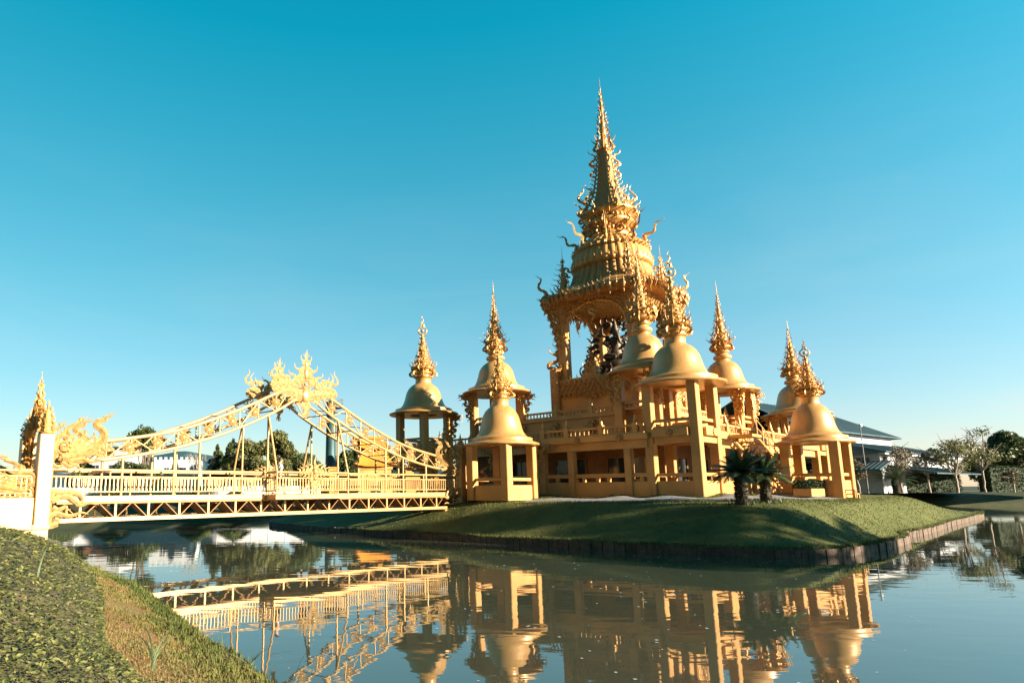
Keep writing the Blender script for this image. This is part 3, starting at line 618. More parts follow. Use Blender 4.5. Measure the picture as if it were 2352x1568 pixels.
for sy in (-1, 1):
    y = sy * HWD
    for sx in (-1, 1):
        m = MB(); lo = [(sx * -x, y, z) for x, z in LOWC]; hi = [(sx * -x, y, z) for x, z in UPCC]
        m.tube(hi, .075, 10); m.build('upper_chord', M['bridge'], br)
        m = MB(); m.tube(lo, .07, 10); m.build('lower_chord', M['bridge'], br)
        m = MB(); xs = [-10.2 + .95 * k for k in range(11)]
        for i, x in enumerate(xs):
            x = x * -sx
            m.tube([(x, y, zl(x)), (x, y, zu(x))], .032, 6)
            if i < len(xs) - 1:
                x2 = xs[i + 1] * -sx
                m.tube([(x, y, zl(x) if i % 2 else zu(x)), (x2, y, zu(x2) if i % 2 else zl(x2))], .03, 6)
        m.build('lattice', M['bridge'], br)
        for k in range(8):
            x = -sx * (-9.5 + 1.12 * k); sl = atan2(zl(x + .2) - zl(x - .2), .4)
            o = part('flame_rosette', ros, M['borna'], br, (x, y, (zl(x) + zu(x)) / 2), 0, (.85, 1, .85)); o.rotation_euler = (0, -sl, 0)
    # hangers
    for x in (-8.6, -6.5, -5.4, 5.3, 6.6, 8.4):
        MB().tube([(x, y, 2.3), (x, y, zl(x))], .055, 8).build('hanger', M['bridge'], br)
    for sx in (-1, 1):
        m = MB(); x = sx * 2.05; yb = sy * (HWD + .82)
        m.tube([(x, y, zl(x)), (x, y, 2.3)], .05, 8); m.tube([(x, y, zl(x)), (x, yb, 3.36)], .05, 8); m.tube([(x, yb, 2.25), (x, yb, 3.42)], .05, 8); m.build('bay_hanger', M['bridge'], br)
    # railing
    def rail(x0, x1, yy, name='railing', along='x', bal=.155):
        m = MB(); L = x1 - x0; mx = Matrix.Identity(4) if along == 'x' else Matrix.Translation((yy, 0, 0)) @ Matrix.Rotation(pi / 2, 4, 'Z')
        y_ = yy if along == 'x' else 0
        for z, r in ((3.36, .05), (3.10, .035), (2.53, .03)): m.tube([(x0, y_, z), (x1, y_, z)], r, 8, True, mx)
        n = int(L / bal)
        for k in range(n + 1): x = x0 + L * k / n; m.box(x - .017, y_ - .017, 2.5, x + .017, y_ + .017, 3.12, mx)
        k = 0
        for x in (x0, x1) + ((x0 + L / 2,) if L > 3 else ()): m.tube([(x, y_, 2.3), (x, y_, 3.36)], .04, 8, True, mx)
        return m.build(name, M['bridge'], br)
    rail(XL, -6.0 + .6, y); rail(-5.4, -2.05, y); rail(2.05, 5.3, y); rail(5.3, XR, y)
    rail(-2.05, 2.05, sy * (HWD + .82))
    for sx in (-1, 1): rail(min(sy * HWD, sy * (HWD + .82)), max(sy * HWD, sy * (HWD + .82)), sx * 2.05, 'railing', 'y')
    # deck fascia and bay
    MB().bbox(XL, y - .06, 2.17, XR, y + .06, 2.38, .01).build('deck_fascia', M['bridge'], br)
    ya, yb = sorted((sy * (HWD + .065), sy * (HWD + .92)))
    MB().bbox(-2.15, ya, 2.15, 2.15, yb, 2.36, .015).build('bay_deck', M['bridge'], br)
    # railing flame ornaments
    for x in (-8.6, -5.4, 5.3, 8.4):
        m = MB(); yy = y + sy * .06
        for f in (-1, 1):
            m.kran(xz(f * .1, yy, 3.38, f), .62, .13, 1.3, -.1, 4); m.kran(xz(f * .04, yy, 3.25, f), .45, .2, 1.2, -.9, 3); m.kran(xz(f * .05, yy, 3.2, f, 1, -1), .5, .2, 1.1, 0, 3); m.kran(xz(f * .03, yy, 2.95, f, 1, -1), .45, .17, 1.1, 0, 3)
        m.sphere((0, yy, 3.2), .12, 6); m.sphere((0, yy, 2.95), .08, 6); m.build('rail_flame', M['borna'], br)
    m = MB(); yy = sy * (HWD + .88)
    for f in (-1, 1):
        for k in range(4): m.kran(xz(f * (.1 + .22 * k), yy, 3.36, f), .62 - .1 * k, .17, 1.3, -.4 - .1 * k, 4); m.kran(xz(f * (.08 + .2 * k), yy, 3.34, f, 1, -1), .42 - .07 * k, .2, 1.2, -.5, 3)
        m.kran(xz(f * .06, yy, 3.1, f, 1, -1), .55, .2, 1.2, 0, 4); m.kran(xz(f * .05, yy, 2.85, f, 1, -1), .5, .2, 1.1, 0, 3)
    m.kran(xz(0, yy, 3.5), .62, .16, .5, 0, 4); m.sphere((0, yy, 3.4), .14, 6); m.sphere((0, yy, 3.1), .1, 6); m.build('rail_flame', M['borna'], br)
    # under-deck truss
    MB().bbox(-10.85, y - .08, 1.43, 10.6, y + .08, 1.58, .01).build('bottom_chord', M['bridge'], br)
    m = MB(); m.bbox(-10.9, y - .1, 2.09, 10.7, y + .1, 2.165, .01)
    n = 33; st_ = 21.2 / n
    for k in range(n):
        x = -10.7 + st_ * k; xa, xb = (x, x + st_); k += (sy > 0)
        za, zb = (2.14, 1.52) if k % 2 == 0 else (1.52, 2.14)
        d = Vector((xb - xa, 0, zb - za)); nn = Vector((-d.z, 0, d.x)).normalized() * .014
        vs = []
        for yy in sorted((y + sy * .02, y - sy * .50)):
            for e, s_ in ((xa, za), (xb, zb)):
                for q in (1, -1): vs.append((e + nn.x * q, yy, s_ + nn.z * q))
        m.add(vs, [(0, 1, 3, 2), (4, 6, 7, 5), (0, 2, 6, 4), (1, 5, 7, 3), (0, 4, 5, 1), (2, 3, 7, 6)])
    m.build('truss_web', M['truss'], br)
    if sy < 0: tvm = MB().bbox(-.045, -.04, 1.58, .045, .04, 2.09, .008).mesh('truss_vertical')
    for k in range(1, n, 2): part('truss_vertical', tvm, M['bridge'], br, (-10.7 + st_ * k, y, 0))
MB().box(XL, -HWD + .07, 2.2, XR, HWD - .07, 2.34).build('deck', M['bridge'], br)
m = MB()
for k in range(15): x = -10.5 + 1.5 * k; m.box(x - .05, -HWD + .1, 2.02, x + .05, HWD - .1, 2.195); m.tube([(x, -HWD, 1.5), (min(x + 1.5, 10.5), HWD, 1.5)], .04, 6); m.tube([(x, -HWD, 1.52), (x, HWD, 2.05)], .035, 6)
for k in range(13): x = -9 + 1.5 * k; m.tube([(x, -HWD, zl(x) if abs(x) > .5 else 6.9), (x, HWD, zl(x) if abs(x) > .5 else 6.9)], .03, 6); m.tube([(x, -HWD, zu(x) if abs(x) > .5 else 7.5), (x + (.75 if x < 0 else -.75), HWD, zu(x + (.75 if x < 0 else -.75)))], .025, 6)
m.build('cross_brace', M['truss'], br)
# peak ornament
def peak():
    m = MB(); Z = 7.55
    for f in (-1, 1):
        K = lambda x, z, h, w, c, l, b=4, n=14, fr=1.45, dn=1: m.kran(xz(f * x, 0, Z + z, f, 1, dn), h, w, c, l, b, n, fr, .5)
        K(.1, .6, 1.0, .13, 1.2, -.05); K(.15, .15, 1.1, .15, 1.3, .35); K(.3, .15, 1.05, .15, 1.3, -.2); K(.55, .0, .9, .16, 1.3, -.4); K(.85, -.1, .95, .16, 1.3, -.5); K(1.15, -.2, 1.15, .14, 1.5, -.35, 4, 16, 1.7); K(1.5, -.25, 1.3, .11, 1.5, -.3, 4, 18, 1.9)
        K(.9, -.2, .9, .17, 1.2, -1.2); K(.5, -.35, 1.0, .17, 1.2, -1.3); K(.2, -.5, .9, .18, 1.2, -1.0)
        K(.1, -.3, .8, .2, 1.2, .2, 3, 12, 1.45, -1); K(.35, -.25, .75, .2, 1.2, -.3, 3, 12, 1.45, -1); K(.7, -.3, .65, .2, 1.2, -.4, 3, 12, 1.45, -1); K(1.1, -.3, .5, .2, 1.2, -.5, 3, 12, 1.45, -1); K(1.5, -.3, .45, .2, 1.2, -.5, 3, 12, 1.45, -1); K(.06, -.8, .7, .17, 1.1, .1, 3, 12, 1.45, -1)
        K(.05, 1.1, .6, .13, 1.2, 0, 3); K(.2, .4, .7, .2, 1.2, .9)
        pts = crom([(f * .05, Z - .45), (f * .5, Z - .4), (f * 1.0, Z - .3), (f * 1.55, Z - .25), (f * 1.75, Z - .1)], 4); m.ribbon([(x, z) for x, z in pts], [.22, .24, .24, .25, .25, .24, .24, .24, .22, .2, .2, .19, .17, .14, .1, .06, .04][:len(pts)], .4, Matrix(((1, 0, 0, 0), (0, 0, 1, 0), (0, 1, 0, 0), (0, 0, 0, 1))))
    m.kran(xz(0, 0, Z + .9), 1.0, .12, .25, 0, 4, 14); m.kran(xz(0, 0, Z - .9, 1, 1, -1), .75, .16, .3, 0, 3)
    pts = [(.22 * cos(2 * pi * k / 20), Z + .1 + .22 * sin(2 * pi * k / 20)) for k in range(21)]; m.ribbon(pts, [.07] * 21, .9, Matrix(((1, 0, 0, 0), (0, 0, 1, 0), (0, 1, 0, 0), (0, 0, 0, 1))))
    m.sphere((0, 0, Z + .1), .1, 6); m.sphere((0, 0, Z + .65), .2, 6, (.8, .6, 1.5)); m.sphere((0, 0, Z - .45), .3, 6, (1, .5, 1.2)); m.sphere((0, 0, Z + 1.1), .12, 6, (.8, .6, 1.5))
    return m.mesh('peak_flames')
pk = peak()
for sy in (-1, 1): part('peak_flames', pk, M['borna'], br, (0, sy * (HWD + .06), 0))
# ------------------------------------------------------------------ gates at both ends (local x points to the bridge)
def wing():
    m = MB(); T = Matrix(((1, 0, 0, 0), (0, 0, 1, 0), (0, 1, 0, 0), (0, 0, 0, 1)))
    def rb(pts, w0, w1=0., k=5, mid=None):
        c = crom(pts, k); n = len(c); ws = [(w0 + ((mid or w0) - w0) * sin(pi * min(1, 2 * i / n) / 2)) * (1 - (i / (n - 1)) ** 2) + w1 for i in range(n)]; m.ribbon([(x, z + 3.45) for x, z in c], ws, .95, T)
    vol = [(.33 + .03 * t * cos(t * 1.1 + 1), .73 + .03 * t * sin(t * 1.1 + 1)) for t in range(1, 12)]
    rb(vol, .045, .03, 3)
    rb([(.05, .5), (-.02, .85), (.2, 1.12), (.5, 1.1), (.42, 1.34), (.60, 1.54), (.84, 1.66), (.82, 1.8), (1.0, 1.82), (1.13, 1.98)], .10, .004)
    rb([(.12, 1.0), (.32, 1.22), (.34, 1.42), (.5, 1.5)], .06)
    rb([(.30, .30), (.8, .42), (1.3, .62), (1.66, .95), (1.76, 1.22), (1.60, 1.48), (1.42, 1.58), (1.50, 1.76), (1.72, 1.80), (1.80, 1.95), (1.98, 1.98), (2.14, 2.14)], .14, .004, 5, .17)
    rb([(.5, .56), (.9, .66), (1.3, .84), (1.58, 1.12), (1.6, 1.34)], .09); rb([(.55, .72), (.85, .82), (1.15, .98), (1.38, 1.22), (1.3, 1.38)], .08); rb([(.52, .88), (.75, .96), (1.0, 1.12), (1.05, 1.34), (.95, 1.46)], .08); rb([(.42, 1.02), (.62, 1.12), (.78, 1.26), (.74, 1.42)], .06)
    rb([(.2, .32), (.6, .24), (1.0, .30), (1.35, .2), (1.55, .3), (1.8, .24)], .09); rb([(.6, .34), (1.0, .44), (1.4, .5), (1.66, .42), (1.86, .52)], .07); rb([(.1, .45), (-.02, .15), (.2, -.02), (.36, .1), (.25, .18)], .08); rb([(.3, .18), (.55, .02), (.8, .08), (.95, -.05), (1.1, .04)], .07); rb([(1.3, .66), (1.6, .74), (1.82, .66), (1.98, .78)], .07)
    for x, z, h, l in ((.5, 1.4, .32, -.4), (.72, 1.6, .26, -.6), (1.55, 1.5, .3, .9), (1.66, 1.82, .26, -.3), (1.1, 1.0, .4, .1), (.2, 1.2, .3, .5), (.6, .5, .35, -.9), (.9, .6, .32, -.6), (1.80, 1.2, .3, -.4), (1.4, 1.0, .35, .2), (.85, .9, .3, .2), (.05, .3, .3, .4), (1.2, .4, .3, -.8), (.9, 1.72, .24, -.2), (1.9, 2.0, .2, -.4)): m.kran(xz(x, 0, 3.45 + z), h, .13, 1.2, l, 3, th=1)
    for k in range(9): a = 2 * pi * k / 9; m.sphere((.34 + .42 * cos(a), 0, 4.16 + .42 * sin(a)), .055, 5)
    return m.mesh('naga_wing')
def lowscroll():
    m = MB(); T = Matrix(((1, 0, 0, 0), (0, 0, 1, 0), (0, 1, 0, 0), (0, 0, 0, 1)))
    def rb(pts, w0):
        c = crom(pts, 5); n = len(c); m.ribbon(c, [w0 * (1 - (i / (n - 1)) ** 2) + .012 for i in range(n)], .6, T)
    rb([(.0, 2.35), (.1, 2.55), (.35, 2.5), (.7, 2.52), (1.0, 2.42), (1.1, 2.2), (.95, 2.12)], .1); rb([(.05, 2.2), (.3, 2.35), (.6, 2.38), (.85, 2.2), (1.05, 2.05), (1.35, 2.12), (1.7, 2.06)], .1)
    rb([(.3, 1.42), (.05, 1.35), (-.02, 1.6), (.2, 1.78), (.45, 1.72), (.75, 1.68), (1.1, 1.78), (1.35, 1.72)], .1); rb([(.1, 2.0), (.3, 1.9), (.55, 2.0), (.6, 1.85)], .08); rb([(.2, 1.6), (.35, 1.5), (.28, 1.4)], .06); rb([(0, 1.3), (.0, 1.9), (.05, 2.5)], .1)
    for x, z, h, l in ((.2, 2.45, .3, -.6), (.6, 2.4, .3, -.8), (.5, 1.75, .3, -.7), (.9, 2.1, .3, -1.2)): m.kran(xz(x, 0, z), h, .2, 1.2, l, 2)
    return m.mesh('deck_scroll')
def capspire(h):
    m = MB(); m.lathe([(.2, 0), (.27, .04), (.27, .1), (.17, .16), (.2, .3), (.26, .38), (.2, .48), (.14, .52), (.18, .62), (.2, .7), (.12, .8), (.1, .95), (.13, 1.0), (.06, 1.08), (.05, 1.25), (.004, h)], 14)
    for z, r, n, hh in ((.1, .24, 6, .3), (.4, .24, 6, .28), (.7, .18, 6, .25), (1.0, .12, 5, .2)): tier(m, z, r, n, hh, .16, 1, 0, 0, 2)
    return m.mesh('cap_spire')
def archtop():
    m = MB(); HY = .98                                  # arch in the local yz plane
    T = Matrix(((0, 0, 1, 0), (1, 0, 0, 0), (0, 1, 0, 0), (0, 0, 0, 1)))
    side = [(HY - .1, 2.4), (HY - .1, 3.0), (HY, 3.6), (HY + .02, 4.2), (.85, 4.65), (.5, 4.95), (.22, 5.3), (0, 5.6)]
    for f in (-1, 1):
        c = crom([(f * a, b) for a, b in side], 5); m.ribbon(c, [.14] * len(c), .9, T)
        for i in range(1, len(c), 2): m.kran(yz(0, c[i][0] * 1.06, c[i][1], f), .45 if c[i][1] < 4.6 else .6, .13, 1.2, -.1, 3, 10, th=.8); m.kran(yz(.12, c[i][0] * .96, c[i][1], f), .4, .22, 1.2, .3, 2, 8, th=.8); m.kran(yz(-.12, c[i][0] * .96, c[i][1], f), .4, .22, 1.2, .3, 2, 8, th=.8)
    return m.mesh('flame_arch')
def tallspire():
    m = MB(); m.lathe([(.30, 4.85), (.26, 5.0), (.3, 5.1), (.18, 5.25), (.2, 5.5), (.13, 5.62), (.15, 5.85), (.09, 5.98), (.1, 6.2), (.07, 6.32), (.07, 6.55), (.03, 6.65), (.004, 7.1)], 12)
    for z, r, n, hh in ((4.55, .30, 8, .7), (4.85, .26, 8, .6), (5.15, .22, 6, .5), (5.5, .17, 6, .45), (5.85, .12, 6, .4), (6.2, .08, 5, .32), (6.5, .05, 4, .28)): tier(m, z, r, n, hh, .11, .9, .08, 0, 3)
    return m.mesh('tall_spire')
GM = dict(wing=wing(), low=lowscroll(), cap=capspire(1.5), arch=archtop(), tall=tallspire())
def gate(label, p, rz, lowz):
    g = pthing('bridge_gate', label, 'gate', p, BQ, 0, 'ornate gates at the bridge ends', rz)
    for sy in (-1, 1):
        pl = MB().bbox(-.25, sy * 1.22 - .22, lowz, .25, sy * 1.22 + .22, 4.62, .03).build('pillar', M['bridge'], g)
        part('cap_spire', GM['cap'], M['orn'], pl, (0, sy * 1.22, 4.62), 0, (.95, .95, .85 if sy == (-1 if rz == 0 else 1) else .7))
        part('naga_wing', GM['wing'], M['borna'], g, (.27, sy * 1.22, 0)); part('naga_wing', GM['wing'], M['borna'], g, (-.27, sy * 1.24, -.35), pi, (1.15, 1, .78))
        part('deck_scroll', GM['low'], M['borna'], g, (.26, sy * 1.3, 0))
    part('flame_arch', GM['arch'], M['orn'], g, (-.02, 0, 0)); part('tall_spire', GM['tall'], M['orn'], g)
    return g
g1 = gate('ornate bridge gate on the near left bank with pillars, flame arch and curling flame wings', 6.55, 0, 1.3)
g2 = gate('ornate bridge gate on the island end of the bridge, in the shade of the hall', 29.3, pi, 1.3)
# abutments
ab = pthing('bridge_abutment', 'pale gold block abutment wall carrying the left end of the bridge', 'abutment', 6.28, BQ, 0)
MB().bbox(-9, -1.45, 1.25, -.02, 1.45, 2.35, .02).bbox(-.02, -1.45, 1.25, .56, 1.45, 1.42, .02).bbox(-.4, -1.3, .2, .55, 1.3, 1.25, .02).build('block_wall', M['bridge'], ab)
m = MB()
for yy in (-1.25, 1.25):
    for z, r in ((3.3, .045), (3.1, .035), (2.5, .03)): m.tube([(-9, yy, z), (-.1, yy, z)], r, 8)
    for k in range(56): x = -8.9 + .16 * k; m.box(x - .017, yy - .017, 2.34, x + .017, yy + .017, 3.1)
m.build('railing', M['bridge'], ab)
ab2 = pthing('bridge_abutment', 'gold abutment block and side railing between the bridge gate and the low porch tower', 'abutment', 29.55, BQ, 0)
MB().bbox(.02, -1.45, .8, 2.4, 1.45, 2.3, .02).bbox(-1.9, -1.4, .9, .0, 1.4, 1.40, .02).build('block_wall', M['wall'], ab2)
m = MB()
for yy in (-1.25, 1.25):
    for z, r in ((3.3, .045), (2.45, .03)): m.tube([(.2, yy, z), (2.4, yy, z)], r, 8)
    for k in range(15): x = .25 + .15 * k; m.box(x - .017, yy - .017, 2.3, x + .017, yy + .017, 3.3)
m.build('railing', M['bridge'], ab2)
# ------------------------------------------------------------------ person
def person(p, q, z, rz):
    t = pthing('person', 'person in a white t-shirt and dark shorts walking along the footbridge, head bowed', 'person', p, q, z, None, rz)
    def skin(name, joints, edges, m, sub=2):
        me = bpy.data.meshes.new(name); me.from_pydata([j[:3] for j in joints], edges, []); o = part(name, me, m, t)
        sk = o.modifiers.new('skin', 'SKIN')
        for i, j in enumerate(joints): me.skin_vertices[0].data[i].radius = (j[3], j[4] if len(j) > 4 else j[3])
        me.skin_vertices[0].data[0].use_root = True
        su = o.modifiers.new('sub', 'SUBSURF'); su.levels = sub; su.render_levels = sub
        o.modifiers['skin'].use_smooth_shade = True; return o
    J = [(0, 0, .92, .13, .12), (0, 0, 1.15, .12, .11), (.01, 0, 1.36, .14, .10), (.03, 0, 1.48, .055), (.07, 0, 1.56, .07), (.10, 0, 1.65, .095, .085), (.09, 0, 1.72, .07)]
    E_ = [(0, 1), (1, 2), (2, 3), (3, 4), (4, 5), (5, 6)]
    for s_, fw_, kn in ((-1, .22, .05), (1, -.24, .12)):
        b = len(J); J += [(.0, s_ * .1, .86, .09), (fw_ * .5 + .04, s_ * .1, .49, .06), (fw_ * 1.05 - (.06 if fw_ < 0 else 0), s_ * .1, .10 if fw_ > 0 else .13, .038), (fw_ * 1.05 + .13, s_ * .1, .04, .036)]
        E_ += [(0, b), (b, b + 1), (b + 1, b + 2), (b + 2, b + 3)]
        b = len(J); sw = -fw_ * .8; J += [(.0, s_ * .19, 1.40, .055), (sw * .35, s_ * .23, 1.12, .042), (sw * .9 + .06, s_ * .21, .90, .030), (sw * .9 + .09, s_ * .21, .84, .030)]
        E_ += [(2, b), (b, b + 1), (b + 1, b + 2), (b + 2, b + 3)]
        for f in range(5):
            hx, hz = J[b + 3][0], J[b + 3][2]; c = len(J); off = (f - 1.5) * .018 if f < 4 else .03
            J += [(hx + off, s_ * .21, hz - .045 if f < 4 else hz - .01, .0085), (hx + off + .008 + (.015 if f == 4 else 0), s_ * .205, hz - (.085 if f < 4 else .05), .0075)]
            E_ += [(b + 3, c), (c, c + 1)]
    body = skin('body', J, E_, M['skin'])
    m = MB(); m.sphere((.185, 0, 1.63), .018, 5, (1, 1, 1.2)); m.sphere((.09, -.088, 1.64), .022, 5, (1, .4, 1.4)); m.sphere((.09, .088, 1.64), .022, 5, (1, .4, 1.4)); m.build('face_features', M['skin'], t)
    m = MB(); m.sphere((.075, 0, 1.70), .105, 8, (1.08, .95, .9)); m.sphere((.03, 0, 1.63), .085, 8, (.8, 1, 1.1)); m.build('hair', M['hair'], t)
    skin('shirt', [(0, 0, .88, .155, .14), (0, 0, 1.1, .145, .135), (.01, 0, 1.36, .16, .12), (.02, 0, 1.45, .08), (0, -.2, 1.38, .075), (.0, -.235, 1.2, .065), (0, .2, 1.38, .075), (-.02, .235, 1.2, .065)], [(0, 1), (1, 2), (2, 3), (2, 4), (4, 5), (2, 6), (6, 7)], M['shirt'])
    skin('shorts', [(0, 0, .9, .15, .135), (.02, -.1, .78, .11), (.11, -.1, .52, .085), (-.02, .1, .78, .11), (-.06, .1, .52, .085)], [(0, 1), (1, 2), (0, 3), (3, 4)], M['shorts'])
    m = MB(); m.sphere((.30, -.1, .03), .05, 6, (2.2, .9, .7)); m.sphere((-.24, .1, .05), .05, 6, (2.2, .9, .8)); m.build('shoes', M['hair'], t)
person(16.95, 26.2, 2.345, 0)
# ------------------------------------------------------------------ terrain, water
def ssm(t): t = max(0, min(1, t)); return t * t * (3 - 2 * t)
def gmat(name, c_lo, c_hi, c_dry, s1=.35, s2=18., bump=.6, dry=(.5, .75), ds=.4):
    m = bpy.data.materials.new(name); m.use_nodes = True; nt = m.node_tree; L = nt.links.new; b = nt.nodes['Principled BSDF']; b.inputs['Roughness'].default_value = .85; b.inputs['Specular IOR Level'].default_value = .25
    tc = nd(nt, 'ShaderNodeTexCoord')
    n1 = nd(nt, 'ShaderNodeTexNoise', Scale=s1, Detail=5, Roughness=.65); n2 = nd(nt, 'ShaderNodeTexNoise', Scale=s2, Detail=4, Roughness=.7); n3 = nd(nt, 'ShaderNodeTexNoise', Scale=ds, Detail=6, Roughness=.6)
    for n in (n1, n2, n3): L(tc.outputs['Object'], n.inputs['Vector'])
    r = nd(nt, 'ShaderNodeValToRGB'); r.color_ramp.elements[0].position = .3; r.color_ramp.elements[1].position = .7; r.color_ramp.elements[0].color = (*c_lo, 1); r.color_ramp.elements[1].color = (*c_hi, 1)
    mx = nd(nt, 'ShaderNodeMath', operation='ADD'); h = nd(nt, 'ShaderNodeMath', operation='MULTIPLY'); h.inputs[1].default_value = .5
    L(n1.outputs['Fac'], mx.inputs[0]); L(n2.outputs['Fac'], mx.inputs[1]); L(mx.outputs[0], h.inputs[0]); L(h.outputs[0], r.inputs['Fac'])
    r2 = nd(nt, 'ShaderNodeValToRGB'); r2.color_ramp.elements[0].position = dry[0]; r2.color_ramp.elements[1].position = dry[1]; L(n3.outputs['Fac'], r2.inputs['Fac'])
    mix = nd(nt, 'ShaderNodeMixRGB'); mix.inputs['Color2'].default_value = (*c_dry, 1); L(r2.outputs['Color'], mix.inputs['Fac']); L(r.outputs['Color'], mix.inputs['Color1']); L(mix.outputs['Color'], b.inputs['Base Color'])
    bp = nd(nt, 'ShaderNodeBump', Strength=bump, Distance=.08); L(n2.outputs['Fac'], bp.inputs['Height']); L(bp.outputs['Normal'], b.inputs['Normal'])
    return m
M['lawn'] = gmat('lawn', (.038, .050, .011), (.105, .108, .028), (.14, .125, .038), .45, 42, .5)
M['soil'] = gmat('dry_path', (.16, .080, .028), (.28, .165, .066), (.17, .15, .05), 1.2, 30, .8, (.5, .68), .9)
M['ground'] = gmat('far_ground', (.02, .028, .01), (.045, .05, .018), (.06, .055, .03), .06, 2, .3)
M['gravel'] = gmat('white_gravel', (.13, .13, .14), (.34, .33, .335), (.26, .25, .26), 2, 30, 1., (.4, .6), 9)
M['path'] = gmat('pale_path', (.38, .36, .36), (.5, .47, .46), (.44, .42, .42), .5, 8, .1)
M['hill'] = gmat('hill', (.025, .065, .085), (.035, .085, .105), (.03, .07, .09), .004, .02, .1)  # blue of the distant air is painted into the hill colour
# retaining wall stone
def stonemat():
    m = bpy.data.materials.new('bank_blocks'); m.use_nodes = True; nt = m.node_tree; L = nt.links.new; b = nt.nodes['Principled BSDF']; b.inputs['Roughness'].default_value = .8
    tc = nd(nt, 'ShaderNodeTexCoord'); n = nd(nt, 'ShaderNodeTexNoise', Scale=2.5, Detail=6, Roughness=.7); L(tc.outputs['Object'], n.inputs['Vector'])
    r = nd(nt, 'ShaderNodeValToRGB'); r.color_ramp.elements[0].color = (.03, .019, .012, 1); r.color_ramp.elements[1].color = (.15, .095, .062, 1); r.color_ramp.elements[0].position = .3; r.color_ramp.elements[1].position = .7
    L(n.outputs['Fac'], r.inputs['Fac']); L(r.outputs['Color'], b.inputs['Base Color'])
    n2 = nd(nt, 'ShaderNodeTexNoise', Scale=14, Detail=5); L(tc.outputs['Object'], n2.inputs['Vector']); bp = nd(nt, 'ShaderNodeBump', Strength=.8, Distance=.05); L(n2.outputs['Fac'], bp.inputs['Height']); L(bp.outputs['Normal'], b.inputs['Normal'])
    return m
M['blocks'] = stonemat()
# water
def watermat():
    m = bpy.data.materials.new('pond_water'); m.use_nodes = True; nt = m.node_tree; L = nt.links.new; b = nt.nodes['Principled BSDF']
    b.inputs['Base Color'].default_value = (.048, .054, .036, 1); b.inputs['Roughness'].default_value = .015; b.inputs['IOR'].default_value = 1.95
    tc = nd(nt, 'ShaderNodeTexCoord')
    mp = nd(nt, 'ShaderNodeMapping'); mp.inputs['Scale'].default_value = (.7, 1.5, 1); mp.inputs['Rotation'].default_value = (0, 0, radians(-8)); L(tc.outputs['Object'], mp.inputs['Vector'])
    n1 = nd(nt, 'ShaderNodeTexNoise', Scale=1.1, Detail=1, Roughness=.4, Distortion=.4); L(mp.outputs['Vector'], n1.inputs['Vector'])
    mp2 = nd(nt, 'ShaderNodeMapping'); mp2.inputs['Scale'].default_value = (1.2, 5., 1); L(tc.outputs['Object'], mp2.inputs['Vector'])
    n2 = nd(nt, 'ShaderNodeTexNoise', Scale=1.6, Detail=2, Roughness=.5); L(mp2.outputs['Vector'], n2.inputs['Vector'])
    a = nd(nt, 'ShaderNodeMath', operation='MULTIPLY_ADD'); a.inputs[1].default_value = .10; L(n2.outputs['Fac'], a.inputs[0]); L(n1.outputs['Fac'], a.inputs[2])
    n3 = nd(nt, 'ShaderNodeTexNoise', Scale=.05, Detail=3); L(tc.outputs['Object'], n3.inputs['Vector']); mr = nd(nt, 'ShaderNodeMapRange'); mr.inputs['From Min'].default_value = .35; mr.inputs['From Max'].default_value = .65; mr.inputs['To Min'].default_value = .45; mr.inputs['To Max'].default_value = 1.0; L(n3.outputs['Fac'], mr.inputs['Value'])
    mu = nd(nt, 'ShaderNodeMath', operation='MULTIPLY'); L(a.outputs[0], mu.inputs[0]); L(mr.outputs['Result'], mu.inputs[1])
    bp = nd(nt, 'ShaderNodeBump', Strength=.5, Distance=.010); L(mu.outputs[0], bp.inputs['Height']); L(bp.outputs['Normal'], b.inputs['Normal'])
    return m
M['water'] = watermat()
tag(MB().add([(-70, -60, 0), (190, -60, 0), (190, 150, 0), (-70, 150, 0)], [(0, 1, 2, 3)]).build('water', M['water']), kind='structure')
# island: outline at the water, crest line inland (same count)
OUT = [(-9.2, 48.5), (-6.2, 43.5), (-2.4, 38.5), (1.4, 34.1), (4.2, 31.4), (6.6, 29.4), (10.1, 26.2), (12.0, 24.9), (13.9, 23.9), (16.3, 24.1), (18.6, 25.4), (21.2, 27.6), (23.9, 30.2), (25.0, 32.0), (27.5, 33.9), (31.5, 37.6), (36.7, 42.6), (43.5, 48.8), (50.8, 56.0), (51.5, 60), (48, 78), (30, 92), (8, 88), (-6, 72), (-9.5, 58)]
CRE = [(-5.5, 52), (-3.0, 48.0), (0.8, 43.6), (4.4, 39.0), (6.6, 36.0), (8.6, 33.6), (11.4, 31.2), (12.7, 29.6), (14.3, 28.4), (16.2, 28.3), (18.0, 29.3), (20.2, 31.2), (22.5, 33.4), (24.2, 34.6), (26.4, 36.6), (29.6, 39.6), (33.5, 43.6), (38.0, 49.0), (40, 56.0), (40, 62), (38, 70), (27, 80), (9, 78), (-1, 68), (-5, 58)]
def dens(pts, k): 
    n = len(pts); out = []
    for i in range(n):
        p0, p1, p2, p3 = pts[i - 1], pts[i], pts[(i + 1) % n], pts[(i + 2) % n]
        for j in range(k):
            t = j / k; out.append(tuple(.5 * (2 * b + (c - a) * t + (2 * a - 5 * b + 4 * c - d) * t * t + (3 * b - a - 3 * c + d) * t ** 3) for a, b, c, d in zip(p0, p1, p2, p3)))
    return out
KD = 10; OUTD, CRED = dens(OUT, KD), dens(CRE, KD); NO = len(OUTD)
from mathutils import noise as mn
def wallz(i): return .29 + .05 * mn.noise((i * .13, 3.1, 0))
